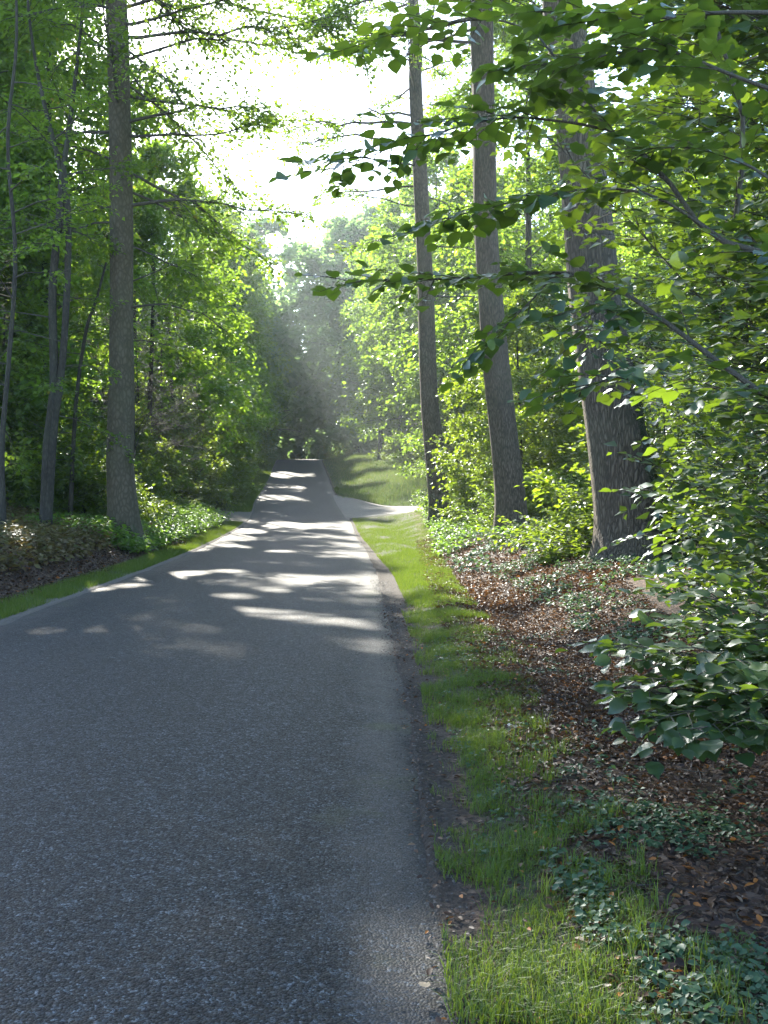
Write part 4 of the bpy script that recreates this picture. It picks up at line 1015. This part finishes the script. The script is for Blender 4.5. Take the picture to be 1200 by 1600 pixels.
for o in [o for o in COL.objects if o.type == 'MESH' and o.data.name in CROWN]:
    V, tn, mt = CROWN[o.data.name]
    mw = np.array(o.matrix_world); bc = mw[:3, :3] @ V[::40].mean(0) + mw[:3, 3]; br = 9.0 * max(1, o.matrix_world.to_scale()[0])
    near = [(p, r) for p, r in GAPS if np.linalg.norm(np.cross(bc - p, sd)) < br + r]
    if not near: continue
    C0 = V.reshape(-1, 4, 3).mean(1) @ mw[:3, :3].T + mw[:3, 3]
    cut = np.zeros(len(C0), bool)
    for p, r in near:
        dv = np.linalg.norm(np.cross(C0 - p, sd), axis=1); al = (C0 - p) @ sd
        cut |= (dv < r * (.45 + .25 * R.random(len(C0)) + .95 * vnoise((C0[:, 0] - al * SD.x) * 1.7, (C0[:, 1] - al * SD.y) * .9, 91)) + .04) & (al > 1.2 * r + .4)
    if cut.sum() < (4 if len(C0) < 12000 or o.location.y < 36 else 120): continue
    keep = np.repeat(~cut, 4); Vk = V[keep]; n = len(Vk) // 4
    if n < 10: continue
    mb = MB(); mb.add(Vk, (np.arange(n)[:, None, None] * 4 + np.array([(0, 1, 2), (0, 2, 3)])[None]).reshape(-1, 3), None, tn[keep])
    o.data = mb.mesh(o.data.name.split('.')[0], mt)

# ------------------------------------------------------------------ labels of the woodland by what each one stands beside
KIND = {'tall trees in the wood left of the road': 'tall leafy tree', 'understorey trees left of the road': 'slim understorey tree', 'shrubs left of the road': 'green shrub',
        'tall trees in the wood right of the road': 'tall leafy tree', 'understorey trees right of the road': 'slim understorey tree', 'shrubs right of the road': 'green shrub',
        'trees beyond the crest': 'hazy tree', 'bushes beyond the crest': 'hazy bush', 'trees behind the tall grass': 'leafy tree', 'trees over the far road': 'leaning roadside tree',
        'hazel bushes in the right thicket': 'hazel bush'}
EDGE = [(-1e9, 'beyond the left frame edge'), (0, 'at the left frame edge'), (60, 'left of the twin stems'), (110, 'between twin stems and smooth trunk'), (170, 'behind the tall smooth trunk'), (225, 'just right of the smooth trunk'),
        (300, 'above the nettle patch'), (370, 'beside the far road on its left'), (440, 'straight above the road crest'), (520, 'above the tall grass rise'), (600, 'left of the thinnest trunk'), (665, 'behind the thinnest trunk'),
        (705, 'between thinnest and middle trunks'), (765, 'behind the middle trunk'), (825, 'between middle and thickest trunks'), (930, 'behind the thickest trunk'), (1040, 'right of the thickest trunk'), (1130, 'near the right frame edge'), (1200, 'beyond the right frame edge')]
ROW = [(0, 'in the front row'), (32, 'in the second row'), (45, 'well back'), (62, 'halfway to the crest'), (85, 'close to the crest'), (122, 'past the crest'), (142, 'far past the crest'), (165, 'farthest of all')]
cells = {}
for o in list(COL.objects):
    k = o.get('group')
    if k in KIND:
        px = o.location.x / o.location.y * F + 600
        e = [w for a, w in EDGE if px >= a][-1]; r_ = [w for a, w in ROW if o.location.y >= a][-1]
        cells.setdefault((KIND[k], k.split()[-4] if 'wood' in k or 'road' in k else k, e, r_), []).append((px, o))
ORD = ['second', 'third', 'fourth', 'fifth', 'sixth', 'seventh', 'eighth', 'ninth', 'tenth', 'eleventh', 'twelfth', 'thirteenth', 'fourteenth']
for (kd, _, e, r_), lst in cells.items():
    lst.sort(key=lambda q: q[0])
    for i, (px, o) in enumerate(lst):
        w = '' if len(lst) == 1 else ', leftmost' if i == 0 else ', rightmost' if i == len(lst) - 1 else ', ' + ORD[min(i - 1, 12)] + ' from left'
        o['label'] = f'{kd} {e}, {r_}{w}'

# ------------------------------------------------------------------ air
hz_m, t, out = new_mat('haze_air')
pv = nd(t, 'ShaderNodeVolumePrincipled'); pv.inputs['Color'].default_value = (.80, .92, 1.0, 1); pv.inputs['Density'].default_value = .00042
pv.inputs['Anisotropy'].default_value = .55
t.links.new(pv.outputs[0], out.inputs['Volume'])
V = np.array([(x, y, z) for x in (-160, 160) for y in (-25, 320) for z in (-4, 44)], float)
mb = MB(); mb.add(V, None, [(0, 1, 3, 2), (4, 6, 7, 5), (0, 4, 5, 1), (2, 3, 7, 6), (0, 2, 6, 4), (1, 5, 7, 3)])
mb.build('haze', hz_m, kind='stuff')

print('TRIS', sum(len(m.polygons) for m in bpy.data.meshes if m.users))
